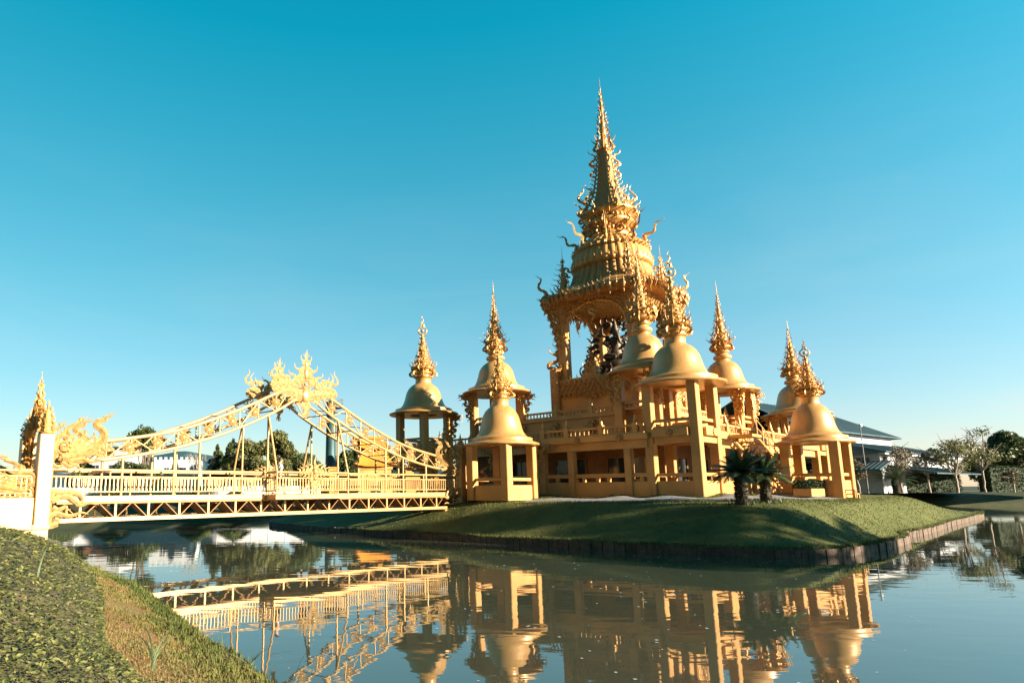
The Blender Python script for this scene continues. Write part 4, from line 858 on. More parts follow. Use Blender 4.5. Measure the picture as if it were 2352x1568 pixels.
def island_z(t, i, x, y):
    zt = 1.82 + .26 * max(0, min(1, t - 1))
    far = 1.0 if i < 15 * KD or i > 20 * KD else .8
    z = wallz(i) - .04 + (zt - .25) * ssm(t) ** .9 * 1
    return z + .05 * mn.noise((x * .5, y * .5, 0)) * min(1, 4 * t * (1.2 - t))
TS = [0, .06, .14, .22, .3, .38, .46, .54, .62, .7, .78, .86, .93, 1.0, 1.12, 1.3, 1.6, 2.0]
vs = []; fs = []
for r, t in enumerate(TS):
    for i in range(NO):
        o, c = OUTD[i], CRED[i]; d = Vector((c[0] - o[0], c[1] - o[1])); off = .16 / max(.1, d.length)
        tt = off + t * (1 - off); x, y = o[0] + d.x * tt, o[1] + d.y * tt; vs.append((x, y, island_z(t, i, x, y)))
for r in range(len(TS) - 1):
    for i in range(NO): j = (i + 1) % NO; fs.append((r * NO + i, r * NO + j, r * NO + NO + j, r * NO + NO + i))
cx, cy = 16, 52; vs.append((cx, cy, 2.06)); b0 = (len(TS) - 1) * NO
for i in range(NO): fs.append((b0 + i, b0 + (i + 1) % NO, len(vs) - 1))
tag(MB().add(vs, fs, None, True).build('island_lawn', M['lawn']), kind='structure')
from mathutils.bvhtree import BVHTree
ISL = BVHTree.FromPolygons([Vector(v) for v in vs], fs)
def gz(x, y, d=2.05):
    h = ISL.ray_cast(Vector((x, y, 20)), Vector((0, 0, -1))); return h[0].z if h[0] else d
# retaining wall in blocks
m = MB(); rr = random.Random(2)
acc = 0; i = 0
def offp(i, dd):
    o, c = OUTD[i % NO], CRED[i % NO]; d = Vector((c[0] - o[0], c[1] - o[1])).normalized(); return (o[0] + d.x * dd, o[1] + d.y * dd)
SUBN = 4
for i in range(NO):
    a0, a1 = OUTD[i], OUTD[(i + 1) % NO]; ln = sqrt((a1[0] - a0[0]) ** 2 + (a1[1] - a0[1]) ** 2); nb = max(1, int(ln / .45))
    for k in range(nb):
        t0, t1 = (k + .03) / nb, (k + .97) / nb; oo = rr.uniform(-.025, .025); zt = wallz(i + t0) + rr.uniform(-.02, .03)
        q = []
        for dd in (oo, .3):
            p0, p1 = offp(i, dd), offp(i + 1, dd)
            for t in (t0, t1): q.append((p0[0] + (p1[0] - p0[0]) * t, p0[1] + (p1[1] - p0[1]) * t))
        v8 = [(x, y, -.6) for x, y in q] + [(x, y, zt) for x, y in q]
        m.add(v8, [(0, 1, 3, 2), (4, 6, 7, 5), (0, 4, 5, 1), (2, 3, 7, 6), (0, 2, 6, 4), (1, 5, 7, 3)])
tag(m.build('retaining_wall', M['blocks']), 'low brown block retaining wall edging the island lawn at the waterline', 'retaining wall')
# gravel strip along the hall: lies 1 cm over the lawn
def isl_plane(x, y): return 2.1
gp = [W(28.9, 21.0), W(29.3, 16.4), W(30.2, 12.9), W(31.9, 10.9), W(35.4, 9.7), W(39.3, 8.9), W(42, 8.7), W(43.6, 8.9)]
gi = [W(31.5, 22), W(33.8, 18.5), W(34.2, 15.0), W(34.6, 13.2), W(37, 13.3), W(41, 12.5), W(42.6, 11), W(43.8, 9.3)]
A, B = crom(gp, 14), crom(gi, 14); vs = []; fs = []; NG = 9
for i, (a, b) in enumerate(zip(A, B)):
    for k in range(NG): t = k / (NG - 1); x, y = a[0] + (b[0] - a[0]) * t, a[1] + (b[1] - a[1]) * t; x += .25 * mn.noise((x * .9, y * .9, 3)) * (k in (0, NG - 1)); y += .25 * mn.noise((x * .9, y * .9, 8)) * (k in (0, NG - 1)); vs.append((x, y, gz(x, y) + (.02 if 0 < k < NG - 1 else -.03)))
for i in range(len(A) - 1):
    for k in range(NG - 1): fs.append((i * NG + k, i * NG + k + 1, i * NG + NG + k + 1, i * NG + NG + k))
tag(MB().add(vs, fs, None, True).build('gravel', M['gravel']), kind='structure')
# far shore ring and ground to the horizon
SH = [(-26, 32), (-34, 45), (-32, 58), (-22, 63.5), (-10, 68), (-4, 84), (4, 97), (20, 104), (40, 100), (52, 92), (62, 85), (85, 82), (120, 80), (150, 60), (100, 32), (52, 10), (38, -6), (12, -22), (3, -14), (-6, -6), (-12, 4), (-18, 18)]
SHD = dens(SH, 4); NS_ = len(SHD); C0 = (18, 40); vs = []; fs = []
RG = [(0, -.7), (.4, .15), (1.6, .45), (4, 1.1), (7, 1.55), (10, 1.74), (20, 1.8), (60, 1.8), (400, 1.8), (5000, 1.8)]
for off, z in RG:
    for x, y in SHD:
        d = Vector((x - C0[0], y - C0[1])).normalized(); vs.append((x + d.x * off, y + d.y * off, z))
for r in range(len(RG) - 1):
    for i in range(NS_): j = (i + 1) % NS_; fs.append((r * NS_ + i, r * NS_ + j, r * NS_ + NS_ + j, r * NS_ + NS_ + i))
tag(MB().add(vs, fs, None, True).build('ground', M['ground']), kind='structure')
# pale path on the far right bank
vs = []; fs = []
pp = crom([(34, 112), (46, 104.5), (56, 97), (65, 92), (85, 89.5), (122, 88)], 8)
for i, (x, y) in enumerate(pp): vs += [(x, y, 1.84), (x + .6, y + 2.6, 1.845)]
for i in range(len(pp) - 1): fs.append((2 * i, 2 * i + 2, 2 * i + 3, 2 * i + 1))
tag(MB().add(vs, fs).build('path', M['path']), kind='structure')
# near bank: rows from behind the camera to the abutment
LIP = [(6.5, -3.0, .35), (2.0, 2.2, .32), (.5, 4.4, .33), (-1.2, 7.3, .36), (-2.15, 8.9, .40), (-2.75, 9.7, .42), (-4.05, 11.9, .46), (-5.6, 14.4, .50), (-7.0, 16.2, .52), (-9.5, 19.4, .58), (-12.2, 23.2, .66), (-15.2, 27.5, .7)]
IVB = [(4.5, -4.5, .8), (.4, 1.2, .8), (-1.1, 3.3, .8), (-2.0, 5.5, .82), (-2.75, 6.6, .84), (-3.2, 7.45, .86), (-4.3, 9.8, .92), (-5.7, 12.3, .98), (-7.6, 14.9, 1.0), (-10.6, 18.8, 1.02), (-13.5, 22.6, 1.0), (-17, 27, 1.0)]
KB = 7; LD, ID = crom(LIP, KB), crom(IVB, KB); NB = len(LD)
COLS = [-1.6, -.5, -.18, 0, .15, .3, .5, .7, .85, 1.0]; IVO = [.25, .6, 1.0, 1.5, 2.2, 3.2, 5, 9]
def bank_row(i):
    l, v = Vector(LD[i]), Vector(ID[i]); n = Vector((v.x - l.x, v.y - l.y, 0)); w = n.length; n.normalize(); row = []
    for c in COLS:
        p = l + n * (w * c if c > 0 else c)
        if c == -1.6: z = -.6
        elif c == -.5: z = -.12
        elif c == -.18: z = l.z - .2
        else: z = l.z + (v.z - l.z) * (c ** 1.15)
        row.append((p.x, p.y, z + (.035 * mn.noise((p.x * 1.3, p.y * 1.3, 0)) if c >= 0 else .05 * mn.noise((p.x * 2.3, p.y * 2.3, 0)))))
    tt = i / (NB - 1); top = .95 if tt > .5 else .55 + .4 * (tt * 2)
    for d in IVO:
        p = v + n * d; z = v.z + .12 + top * (1 - math.exp(-d / 1.7)); row.append((p.x, p.y, z + .09 * mn.noise((p.x * .8, p.y * .8, 5))))
    return row
ROWS = [bank_row(i) for i in range(NB)]; NC = len(ROWS[0]); vs = [p for r in ROWS for p in r]; fs = []
for i in range(NB - 1):
    for k in range(NC - 1): fs.append((i * NC + k, i * NC + k + 1, i * NC + NC + k + 1, i * NC + NC + k))
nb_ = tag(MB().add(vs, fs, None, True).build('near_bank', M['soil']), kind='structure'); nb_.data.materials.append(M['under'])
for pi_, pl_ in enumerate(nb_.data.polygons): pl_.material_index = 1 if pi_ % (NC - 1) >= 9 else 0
def bank_pt(i, k, a, b):
    p = [Vector(ROWS[i][k]), Vector(ROWS[i + 1][k]), Vector(ROWS[i][k + 1]), Vector(ROWS[i + 1][k + 1])]
    return (p[0] * (1 - a) + p[1] * a) * (1 - b) + (p[2] * (1 - a) + p[3] * a) * b
def bank_scatter(k0, k1, dens_fn, rr):
    for i in range(NB - 1):
        for k in range(k0, k1):
            p = [Vector(q) for q in (ROWS[i][k], ROWS[i + 1][k], ROWS[i + 1][k + 1], ROWS[i][k + 1])]
            area = ((p[1] - p[0]).cross(p[3] - p[0])).length; c = (p[0] + p[2]) / 2
            if c.y < 2.5: continue
            n = area * dens_fn(c, k); n = int(n) + (rr.random() < n % 1)
            for _ in range(n): yield bank_pt(i, k, rr.random(), rr.random())
# ivy leaves
rr = random.Random(4); m = MB(); V_, F_ = [], []
def leaf(V_, F_, p, s, up, rr, asp=.8):
    a = rr.random() * 2 * pi; t = up + rr.uniform(-1, 1) * .75; n = Vector((cos(a) * sin(t), sin(a) * sin(t), cos(t))); u = n.orthogonal().normalized(); u = Matrix.Rotation(rr.random() * 6.28, 3, n) @ u; w = n.cross(u)
    o = len(V_); V_ += [tuple(p - u * s), tuple(p + w * s * asp * .5 + n * s * .12), tuple(p + u * s), tuple(p - w * s * asp * .5 + n * s * .12)]; F_.append((o, o + 1, o + 2, o + 3))
for p in bank_scatter(9, 16, lambda c, k: max(330, min(1500, 15000 / max(6, c.length ** 1.45))), rr):
    d = p.length; h = rr.random() ** .8 * .12; leaf(V_, F_, p + Vector((0, 0, h)), rr.uniform(.011, .024) * (1 + d / 15), .1, rr, 1.1)
# extra clump in the near corner
for _ in range(2600):
    a = rr.random() * 6.28; r_ = rr.random() ** .5; p = Vector((-2.0 + .85 * r_ * cos(a), 5.2 + .5 * r_ * sin(a), .86 + (1 - r_ * r_) * .2 * rr.random())); leaf(V_, F_, p, rr.uniform(.018, .034), .2, rr, 1.1)
tag(m.add(V_, F_).build('ivy_ground_cover', M['ivy']), kind='stuff')
# grass on the near bank
def blades(V_, F_, p, h, w, rr, lean=.5, seg=2):
    a = rr.random() * 6.28; b = rr.random() * 6.28; l = rr.random() * lean * h; dx, dy = cos(b) * l, sin(b) * l; wx, wy = cos(a) * w, sin(a) * w; o = len(V_)
    V_ += [(p.x - wx, p.y - wy, p.z - .02), (p.x + wx, p.y + wy, p.z - .02), (p.x + dx * .35 + wx * .7, p.y + dy * .35 + wy * .7, p.z + h * .6), (p.x + dx * .35 - wx * .7, p.y + dy * .35 - wy * .7, p.z + h * .6), (p.x + dx, p.y + dy, p.z + h * (1 - .3 * l / h))]
    F_ += [(o, o + 1, o + 2, o + 3), (o + 3, o + 2, o + 4)]
rr = random.Random(6); V_, F_ = [], []
for p in bank_scatter(2, 5, lambda c, k: 700 if c.length < 14 else 420, rr): blades(V_, F_, p, rr.uniform(.035, .10), .005 + .0004 * p.length, rr, .8)
for p in bank_scatter(5, 6, lambda c, k: 620 if mn.noise((c.x * .9, c.y * .9, 2)) > -.2 else 160, rr): blades(V_, F_, p, rr.uniform(.03, .075), .005 + .0004 * p.length, rr, .9)
for p in bank_scatter(6, 9, lambda c, k: 260 if mn.noise((c.x * .9, c.y * .9, 2)) > .12 else 20, rr): blades(V_, F_, p, rr.uniform(.02, .05), .005 + .0004 * p.length, rr, .9)
for p in bank_scatter(2, 4, lambda c, k: 5, rr):
    for _ in range(6): blades(V_, F_, p + Vector((rr.gauss(0, .04), rr.gauss(0, .04), 0)), rr.uniform(.12, .26), .006, rr, .6)
tag(MB().add(V_, F_).build('bank_grass', M['blade']), kind='stuff')
V_, F_ = [], []
for p in bank_scatter(5, 9, lambda c, k: 700 if mn.noise((c.x * 1.1, c.y * 1.1, 7)) > -.12 else 120, rr): blades(V_, F_, p, rr.uniform(.015, .045), .004 + .0004 * p.length, rr, 1.3)
tag(MB().add(V_, F_).build('dry_grass', M['straw']), kind='stuff')
# dead stalks among the ivy are part of the ground cover; tall reeds are things
def reed(x, y, z, h, n, lean, label):
    m = MB(); r2 = random.Random(int(x * 99 + y * 7))
    for k in range(n):
        a = r2.random() * 6.28; b = lean * r2.uniform(.5, 1.1); pts = [(b * t * t * cos(a), b * t * t * sin(a), h * (t - .28 * b * t ** 3)) for t in [i / 7 for i in range(8)]]
        for i in range(7):
            w0, w1 = .012 * (1 - i / 7) ** .6 + .001, .012 * (1 - (i + 1) / 7) ** .6 + .001
            p, q = pts[i], pts[i + 1]; m.add([(p[0] - w0 * sin(a), p[1] + w0 * cos(a), p[2]), (p[0] + w0 * sin(a), p[1] - w0 * cos(a), p[2]), (q[0] + w1 * sin(a), q[1] - w1 * cos(a), q[2]), (q[0] - w1 * sin(a), q[1] + w1 * cos(a), q[2]), (p[0], p[1], p[2] - .002), (q[0], q[1], q[2] - .002)], [(0, 1, 2, 3), (1, 4, 5, 2), (4, 0, 3, 5)])
    o = m.build('reed_tuft', M['reed'], None, (x, y, z)); tag(o, label, 'reed', 'tall reed blades on the near bank')
reed(-2.25, 6.3, .86, .55, 4, .5, 'tall arching reed blades beside the dry path at the ivy edge')
reed(-4.1, 7.6, 1.45, .5, 3, .4, 'few thin reed blades sticking out of the middle of the ivy')
reed(-1.1, 7.4, .36, .5, 2, .25, 'thin upright reed stem at the lower water edge')
reed(-1.75, 8.2, .36, .3, 7, .7, 'bushy short reed tuft hanging over the water edge')
# stone on the bank
m = MB(); m.sphere((0, 0, 0), .16, 6, (1.3, .9, .7)); m.v = [(x * (1 + .25 * mn.noise((x * 9, y * 9, z * 9))), y * (1 + .25 * mn.noise((x * 9 + 5, y * 9, z * 9))), z) for x, y, z in m.v]
tag(m.build('rock', M['stone'], None, (-8.25, 18.3, .38)), 'small brown rock at the water edge below the bridge end', 'rock')
# island grass
rr = random.Random(8); V_, F_ = [], []
IV0 = None
for i in range(2 * KD, 19 * KD):
    o, c = OUTD[i], CRED[i]; o2, c2 = OUTD[(i + 1) % NO], CRED[(i + 1) % NO]; seg = sqrt((o2[0] - o[0]) ** 2 + (o2[1] - o[1]) ** 2)
    dist = sqrt(o[0] ** 2 + o[1] ** 2); full = max(.12, min(1, (34 / dist) ** 2))
    def place(t, a):
        x0, y0 = o[0] + (o2[0] - o[0]) * a, o[1] + (o2[1] - o[1]) * a; x1, y1 = c[0] + (c2[0] - c[0]) * a, c[1] + (c2[1] - c[1]) * a
        d = Vector((x1 - x0, y1 - y0)); off = .16 / d.length; tt = off + t * (1 - off); x, y = x0 + d.x * tt, y0 + d.y * tt; return Vector((x, y, island_z(t, i, x, y)))
    for _ in range(int(260 * seg * full)): blades(V_, F_, place(rr.random() * 1.05, rr.random()), rr.uniform(.03, .085), .010 + .0004 * dist * .4, rr, .8)
    for _ in range(int(230 * seg * full)): blades(V_, F_, place(rr.random() ** 2 * .05 - .022, rr.random()), rr.uniform(.08, .24), .010, rr, .6)
    for _ in range(int(30 * seg * full)): blades(V_, F_, place(rr.uniform(.95, 1.1), rr.random()), rr.uniform(.05, .13), .010, rr, .6)
for i in range(len(A) - 1):
    for _ in range(80):
        f, g = rr.random(), rr.gauss(0, .045) + (0 if rr.random() < .7 else 1.0); a_, b_ = Vector(A[i]).lerp(Vector(A[i + 1]), f), Vector(B[i]).lerp(Vector(B[i + 1]), f); q = a_.lerp(b_, g)
        blades(V_, F_, Vector((q.x, q.y, gz(q.x, q.y) - .01)), rr.uniform(.06, .17), .010, rr, .8)
tag(MB().add(V_, F_).build('lawn_grass', M['blade']), kind='stuff')
# floating specks
rr = random.Random(9); V_, F_ = [], []
for _ in range(550):
    x, y = rr.uniform(-2, 26), rr.uniform(7.5, 33); s = rr.uniform(.008, .024) * (1 + y / 20); o = len(V_)
    for k in range(5): a = 2 * pi * k / 5; V_.append((x + s * cos(a) * rr.uniform(.6, 1.2), y + s * sin(a) * rr.uniform(.6, 1.2), .004))
    F_.append(tuple(range(o, o + 5)))
tag(MB().add(V_, F_).build('floating_debris', M['gwhite']), kind='stuff')
# ------------------------------------------------------------------ vegetation
def at(u, v, Y):
    x = (u - PX) / F; y = (PY - v) / F; d = cam_o.matrix_world.to_3x3() @ Vector((x, y, -1)); k = Y / d.y; return Vector((k * d.x, Y, CZ + k * d.z))
def horiz(u): return 1132.65 - .0074 * u
def gx(u, Y): return at(u, horiz(u), Y).x
def leafquad(V_, F_, p, s, rr, n=None):
    n = Vector((rr.gauss(0, 1), rr.gauss(0, 1), rr.gauss(0, .8) + .3)).normalized(); u = n.orthogonal().normalized(); u = Matrix.Rotation(rr.random() * 6.28, 3, n) @ u; w = n.cross(u); o = len(V_)
    V_ += [tuple(p - u * s), tuple(p + w * s * .45), tuple(p + u * s), tuple(p - w * s * .45)]; F_.append((o, o + 1, o + 2, o + 3))
def crown(clumps, nper, s, rr, shell=.55):
    V_, F_ = [], []
    for c, r in clumps:
        for _ in range(nper):
            d = Vector((rr.gauss(0, 1), rr.gauss(0, 1), rr.gauss(0, 1))).normalized(); k = shell + (1 - shell) * rr.random() ** .5
            k *= 1 + .25 * mn.noise(tuple(d * 2.2 + Vector(c)))
            leafquad(V_, F_, Vector((c[0] + d.x * r[0] * k, c[1] + d.y * r[1] * k, c[2] + d.z * r[2] * k)), s * rr.uniform(.6, 1.3), rr)
    return MB().add(V_, F_)
def limb(m, a, b, r0, r1, rr, n=5):
    a, b = Vector(a), Vector(b); pts = []; L = (b - a).length
    for i in range(n + 1):
        t = i / n; p = a.lerp(b, t); j = .05 * L * sin(pi * t); pts.append(p + Vector((rr.uniform(-j, j), rr.uniform(-j, j), rr.uniform(-j, j) * .5)))
    m.tube(pts, [r0 + (r1 - r0) * i / n for i in range(n + 1)], 6); return pts
def tree(label, u, Y, zb, h, w, kind, seed, group=None, name='tree', lm='leafd', bm='bark', nper=260, s=.22, trunk=.3, nc=14, lowf=.25):
    rr = random.Random(seed); x = gx(u, Y); t = thing(name, label, 'tree', (x, Y, zb), 0, group)
    m = MB(); cl = []
    if kind == 'cone':
        limb(m, (0, 0, 0), (0, 0, h * .92), trunk, .04, rr, 6)
        for k in range(nc):
            f = k / (nc - 1); z = h * (.14 + .82 * f); rad = w * (1 - f) ** .75 * .5 + .12 * w * .5
            for j in range(3 if f < .7 else 2):
                a = rr.random() * 6.28; q = rad * .55; c = (q * cos(a), q * sin(a), z + rr.uniform(-.2, .2)); cl.append((c, (rad * .62, rad * .62, h * .075))); limb(m, (0, 0, z - .3), c, .06, .02, rr, 3)
    else:
        th = h * lowf; limb(m, (0, 0, 0), (rr.uniform(-.2, .2), 0, th), trunk, trunk * .75, rr)
        for k in range(nc):
            a = rr.random() * 6.28; f = rr.random(); z = th + (h - th) * (.12 + .78 * f); q = w * .5 * (rr.random() ** .6) * sin(pi * min(1, .25 + .68 * f)) * .8
            c = (q * cos(a), q * sin(a), z); rad = w * rr.uniform(.14, .24); cl.append((c, (rad, rad, rad * rr.uniform(.6, .85)))); limb(m, (0, 0, th * .9), (c[0], c[1], c[2] - .1), trunk * .45, .04, rr, 4)
            if kind == 'sparse':
                for _ in range(3): limb(m, c, (c[0] + rr.uniform(-1, 1) * rad * 1.6, c[1] + rr.uniform(-1, 1) * rad * 1.6, c[2] + rr.random() * rad * 1.4), .05, .015, rr, 3)
    m.build('trunk', M[bm], t)
    if kind != 'bare': crown(cl, nper, s, rr, .5 if kind != 'sparse' else .2).build('crown', M[lm], t)
    return t
def bare(label, u, Y, zb, h, w, seed, group=None):
    rr = random.Random(seed); t = thing('bare_tree', label, 'tree', (gx(u, Y), Y, zb), 0, group); m = MB()
    def rec(a, d, L, r, lv):
        b = a + d * L; limb(m, a, b, r, r * .6, rr, 3)
        if lv: 
            for _ in range(3): rec(b, (d + Vector((rr.uniform(-1, 1) * w, rr.uniform(-1, 1) * w, rr.uniform(-.1, .6)))).normalized(), L * rr.uniform(.55, .8), r * .55, lv - 1)
    rec(Vector((0, 0, 0)), Vector((0, 0, 1)), h * .36, .12, 4); m.build('trunk', M['pbark'], t); return t
LG = 'trees beyond the white fence'
tree('dark broad evergreen standing between the pale house and the white castellated house', 322, 80, 1.8, 9.0, 6.0, 'round', 1, LG, 'tree', 'leafd', nper=420, s=.2, nc=22, lowf=.08)
tree('tall dark evergreen at the left end of the tree group behind the bridge', 497, 84, 1.8, 6.4, 3.4, 'cone', 2, LG, 'conifer_tree', 'leafd', nper=260, s=.2, nc=13)
tree('dark pointed evergreen, second from the left of the tree group behind the bridge', 530, 86, 1.8, 7.4, 3.6, 'cone', 3, LG, 'conifer_tree', 'leafd', nper=260, s=.2, nc=13)
tree('olive leaved tree right of the pointed evergreens behind the bridge', 560, 80, 1.8, 7.0, 5.2, 'round', 4, LG, 'tree', 'leafo', nper=420, s=.19, nc=16)
tree('thin brownish half bare tree in the middle of the tree group', 583, 76, 1.8, 6.4, 3.2, 'sparse', 5, LG, 'tree', 'leafb', 'pbark', 90, .15, .12, 14)
tree('tall round crowned green tree rising highest in the tree group behind the bridge', 637, 82, 1.8, 8.6, 5.2, 'round', 6, LG, 'tree', 'leafo', nper=500, s=.2, nc=18)
tree('bright olive bushy tree left of the tall round crowned tree', 602, 74, 1.8, 6.4, 4.6, 'round', 7, LG, 'tree', 'leafo', nper=420, s=.17, nc=15)
tree('low dark spreading tree right of the walking person, behind the bridge', 688, 84, 1.8, 5.6, 6.2, 'round', 8, LG, 'tree', 'leafd', nper=420, s=.19, nc=18)
tree('lowest dark shrubby tree at the right end of the tree group by the chimney', 728, 88, 1.8, 4.4, 3.6, 'round', 9, LG, 'tree', 'leafd', nper=360, s=.19, nc=14)
tree('dark tree close behind the teal chimney tower and the small shrine', 790, 112, 1.8, 8.0, 6, 'round', 10, LG, 'tree', 'leafd', nper=420, s=.27, nc=16)
tree('very dark tall tree behind the roof of the small shrine', 835, 116, 1.8, 11.6, 7.5, 'round', 12, LG, 'tree', 'leafd', nper=480, s=.28, nc=18)
tree('dark tree peeking out right of the small shrine roof', 895, 118, 1.8, 7.5, 5, 'round', 13, LG, 'tree', 'leafd', nper=380, s=.28, nc=13)
tree('small dark bush tree beside the naga wing of the near gate', 190, 84, 1.8, 4.6, 4, 'round', 14, LG, 'tree', 'leafo', nper=360, s=.2, nc=14)
bare('thin leafless tree between the castellated house and the evergreens', 452, 78, 1.8, 5.8, .55, 21, LG)
bare('second thin leafless tree close to the dark evergreens', 472, 80, 1.8, 5.0, .5, 22, LG)
RGp = 'trees along the far right bank'
tree('slim young tree with small brown crown close right of the low bell tower', 1974, 71, 1.8, 3.6, 2.4, 'sparse', 31, RGp, 'tree', 'leafb', 'pbark', 60, .12, .09, 10, .45)
tree('leaning tree with sparse brown leaves in front of the grey house corner', 2072, 72, 1.8, 5.0, 4.2, 'sparse', 32, RGp, 'tree', 'leafb', 'pbark', 55, .14, .13, 13, .4)
tree('slender tree with thin leaves left of the forked tree on the far right bank', 2135, 74, 1.8, 4.6, 3.4, 'sparse', 33, RGp, 'tree', 'leafb', 'pbark', 50, .13, .12, 11, .45)
tree('forked spreading tree with leafy crown in front of the teal awning', 2198, 73, 1.8, 6.0, 5.2, 'sparse', 34, RGp, 'tree', 'leafo', 'pbark', 130, .14, .15, 17, .35)
tree('tall feathery nearly bare tree rising highest on the far right bank', 2262, 76, 1.8, 7.9, 4.8, 'sparse', 35, RGp, 'tree', 'leafo', 'pbark', 70, .13, .13, 18, .35)
tree('large dark dense tree at the right edge of the picture', 2325, 92, 1.8, 8.2, 7.2, 'round', 36, RGp, 'tree', 'leafd', 'bark', 620, .24, .35, 20)
tree('small twisted shrub tree in front of the dark hedge at the far right', 2328, 73, 1.8, 2.6, 2.0, 'sparse', 37, RGp, 'tree', 'leafb', 'pbark', 70, .12, .1, 8, .4)
tree('hazy olive tree behind the feathery tree on the far right', 2262, 118, 1.8, 7.4, 7, 'round', 38, RGp, 'tree', 'leafo', 'bark', 380, .27, .3, 15)
tree('low dark tree behind the lower teal roof end', 2150, 120, 1.8, 7.6, 6, 'round', 39, RGp, 'tree', 'leafd', 'bark', 300, .28, .3, 12)
# off-frame row on the right bank, east of the pond: it throws the long evening shade
BG_ = 'tall trees on the bank right of the picture'
for k, (x, y, h, w) in enumerate(((49, 1.5, 15.5, 7), (54, 5.0, 16.5, 7.5), (46, 5.2, 13.5, 6.5))):
    t = tree(['tall tree beyond the right edge of the picture shading the lawn', 'tallest tree of the row beyond the right edge', 'lowest tree of the row beyond the right edge'][k], 900, 50, 1.6, h, w, 'round', 60 + k, BG_, 'tree', 'leafd', 'bark', 200, .28, .35, 18, .3); t.location = (x, y, 1.5)
# cycads
def cycad(label, x, y, z, h, r, n, seed, rt=.2, group=None):
    rr = random.Random(seed); t = thing('cycad_palm', label, 'palm', (x, y, z), 0, group); m = MB()
    prof = []; k = 0
    while k * .07 < h: prof += [(rt * rr.uniform(.92, 1.12), k * .07), (rt * .86, k * .07 + .055)]; k += 1
    m.lathe(prof, 16, None, 9, .14); 
    for k in range(int(h / .055)):
        for j in range(7): a = rr.random() * 6.28; zz = k * .055; m.tube([(rt * .9 * cos(a), rt * .9 * sin(a), zz), ((rt + .06) * cos(a), (rt + .06) * sin(a), zz + .07)], [.03, .008], 4)
    m.build('trunk', M['cbark'], t)
    V_, F_ = [], []
    for k in range(n):
        a = 2 * pi * k * .618 + rr.uniform(-.15, .15); el = radians(rr.choice([70, 52, 38, 28, 18, 8])); L = r * rr.uniform(.85, 1.08); seg = 22; ps = []; p = Vector((.05 * cos(a), .05 * sin(a), h - .02)); e = el
        for i in range(seg + 1):
            ps.append(p.copy()); p = p + Vector((cos(a) * cos(e), sin(a) * cos(e), sin(e))) * L / seg; e -= radians(1.6 + 1.2 * (1 - el))
        side = Vector((-sin(a), cos(a), 0))
        for i in range(1, seg):
            f = i / seg; ll = r * .25 * sin(pi * min(1, .18 + .8 * f)) ** .7; tg = (ps[i + 1] - ps[i]).normalized(); nn = side.cross(tg)
            for s_ in (-1, 1):
                for hh in (0, .5):
                    b = ps[i].lerp(ps[i + 1], hh); d = (side * s_ * .85 + tg * .55 + nn * .28).normalized(); tip = b + d * ll * rr.uniform(.9, 1.05); w = tg * .016; o = len(V_); V_ += [tuple(b - w), tuple(b + w), tuple(tip)]; F_.append((o, o + 1, o + 2))
            o = len(V_); V_ += [tuple(ps[i] - side * .012), tuple(ps[i] + side * .012), tuple(ps[i + 1] + side * .012), tuple(ps[i + 1] - side * .012)]; F_.append((o, o + 1, o + 2, o + 3))
    MB().add(V_, F_).build('fronds', M['cycad'], t)
    V_, F_ = [], []
    for _ in range(60): blades(V_, F_, Vector((rr.gauss(0, rt * 1.3), rr.gauss(0, rt * 1.3), 0)), rr.uniform(.15, .4), .018, rr, 1.2)
    MB().add(V_, F_).build('basal_shoots', M['cycad'], t); return t
CY = 'cycad palms on the island edge'
cycad('large dark cycad palm with thick trunk on the gravel edge, left of the pair', 15.05, 27.9, gz(15.05, 27.9) - .03, 1.38, 1.32, 70, 1, .25, CY)
cycad('darker cycad palm on the right of the pair before the hall corner', 16.65, 28.9, gz(16.65, 28.9) - .03, 1.25, 1.2, 60, 2, .2, CY)
cycad('dark cycad palm on the far right bank in front of the clipped hedge', gx(2058, 71), 71, 1.8, 1.5, 2.1, 40, 3, .35)
# clipped hedges
def hedge(name, label, x0, y0, x1, y1, wd, z, h, seed, n, s, cat='hedge'):
    rr = random.Random(seed); d = Vector((x1 - x0, y1 - y0, 0)); L = d.length; a = atan2(d.y, d.x); t = thing(name, label, cat, (x0, y0, z), a); m = MB(); m.bbox(.04, -wd / 2 + .06, 0, L - .04, wd / 2 - .06, h - .06, .08); m.build('core', M['hedge'], t)
    V_, F_ = [], []
    for _ in range(n):
        f = rr.random(); x = rr.random() * L
        if f < .3: p = Vector((x, rr.uniform(-wd / 2, wd / 2), h))
        elif f < .85: p = Vector((x, -wd / 2, rr.random() * h))
        else: p = Vector((rr.choice((0, L)), rr.uniform(-wd / 2, wd / 2), rr.random() * h))
        leafquad(V_, F_, p + Vector((rr.gauss(0, .03), rr.gauss(0, .03), rr.gauss(0, .04))) * (s * 10), s * rr.uniform(.6, 1.4), rr)
    MB().add(V_, F_).build('leaves', M['hedge'], t)
    return t
hedge('clipped_hedge', 'tall dark clipped hedge in front of the grey house, left of the forked tree', gx(1998, 76), 76, gx(2196, 78), 78, 1.4, 1.8, 2.2, 1, 5000, .09)
hedge('clipped_hedge', 'tall dark clipped hedge at the far right edge beyond the path', gx(2262, 80), 80, gx(2420, 83), 83, 1.5, 1.8, 3.1, 2, 5000, .1)
x, y = W(42.2, 10.6)
pln = thing('planter', 'gold planter box holding a dark clipped hedge at the foot of the stairs', 'planter', (x, y, gz(x, y) + .015), ANG)
MB().bbox(-1.9, -.45, 0, 1.0, .45, .42, .03).build('box', M['wall'], pln)
rr = random.Random(3); V_, F_ = [], []
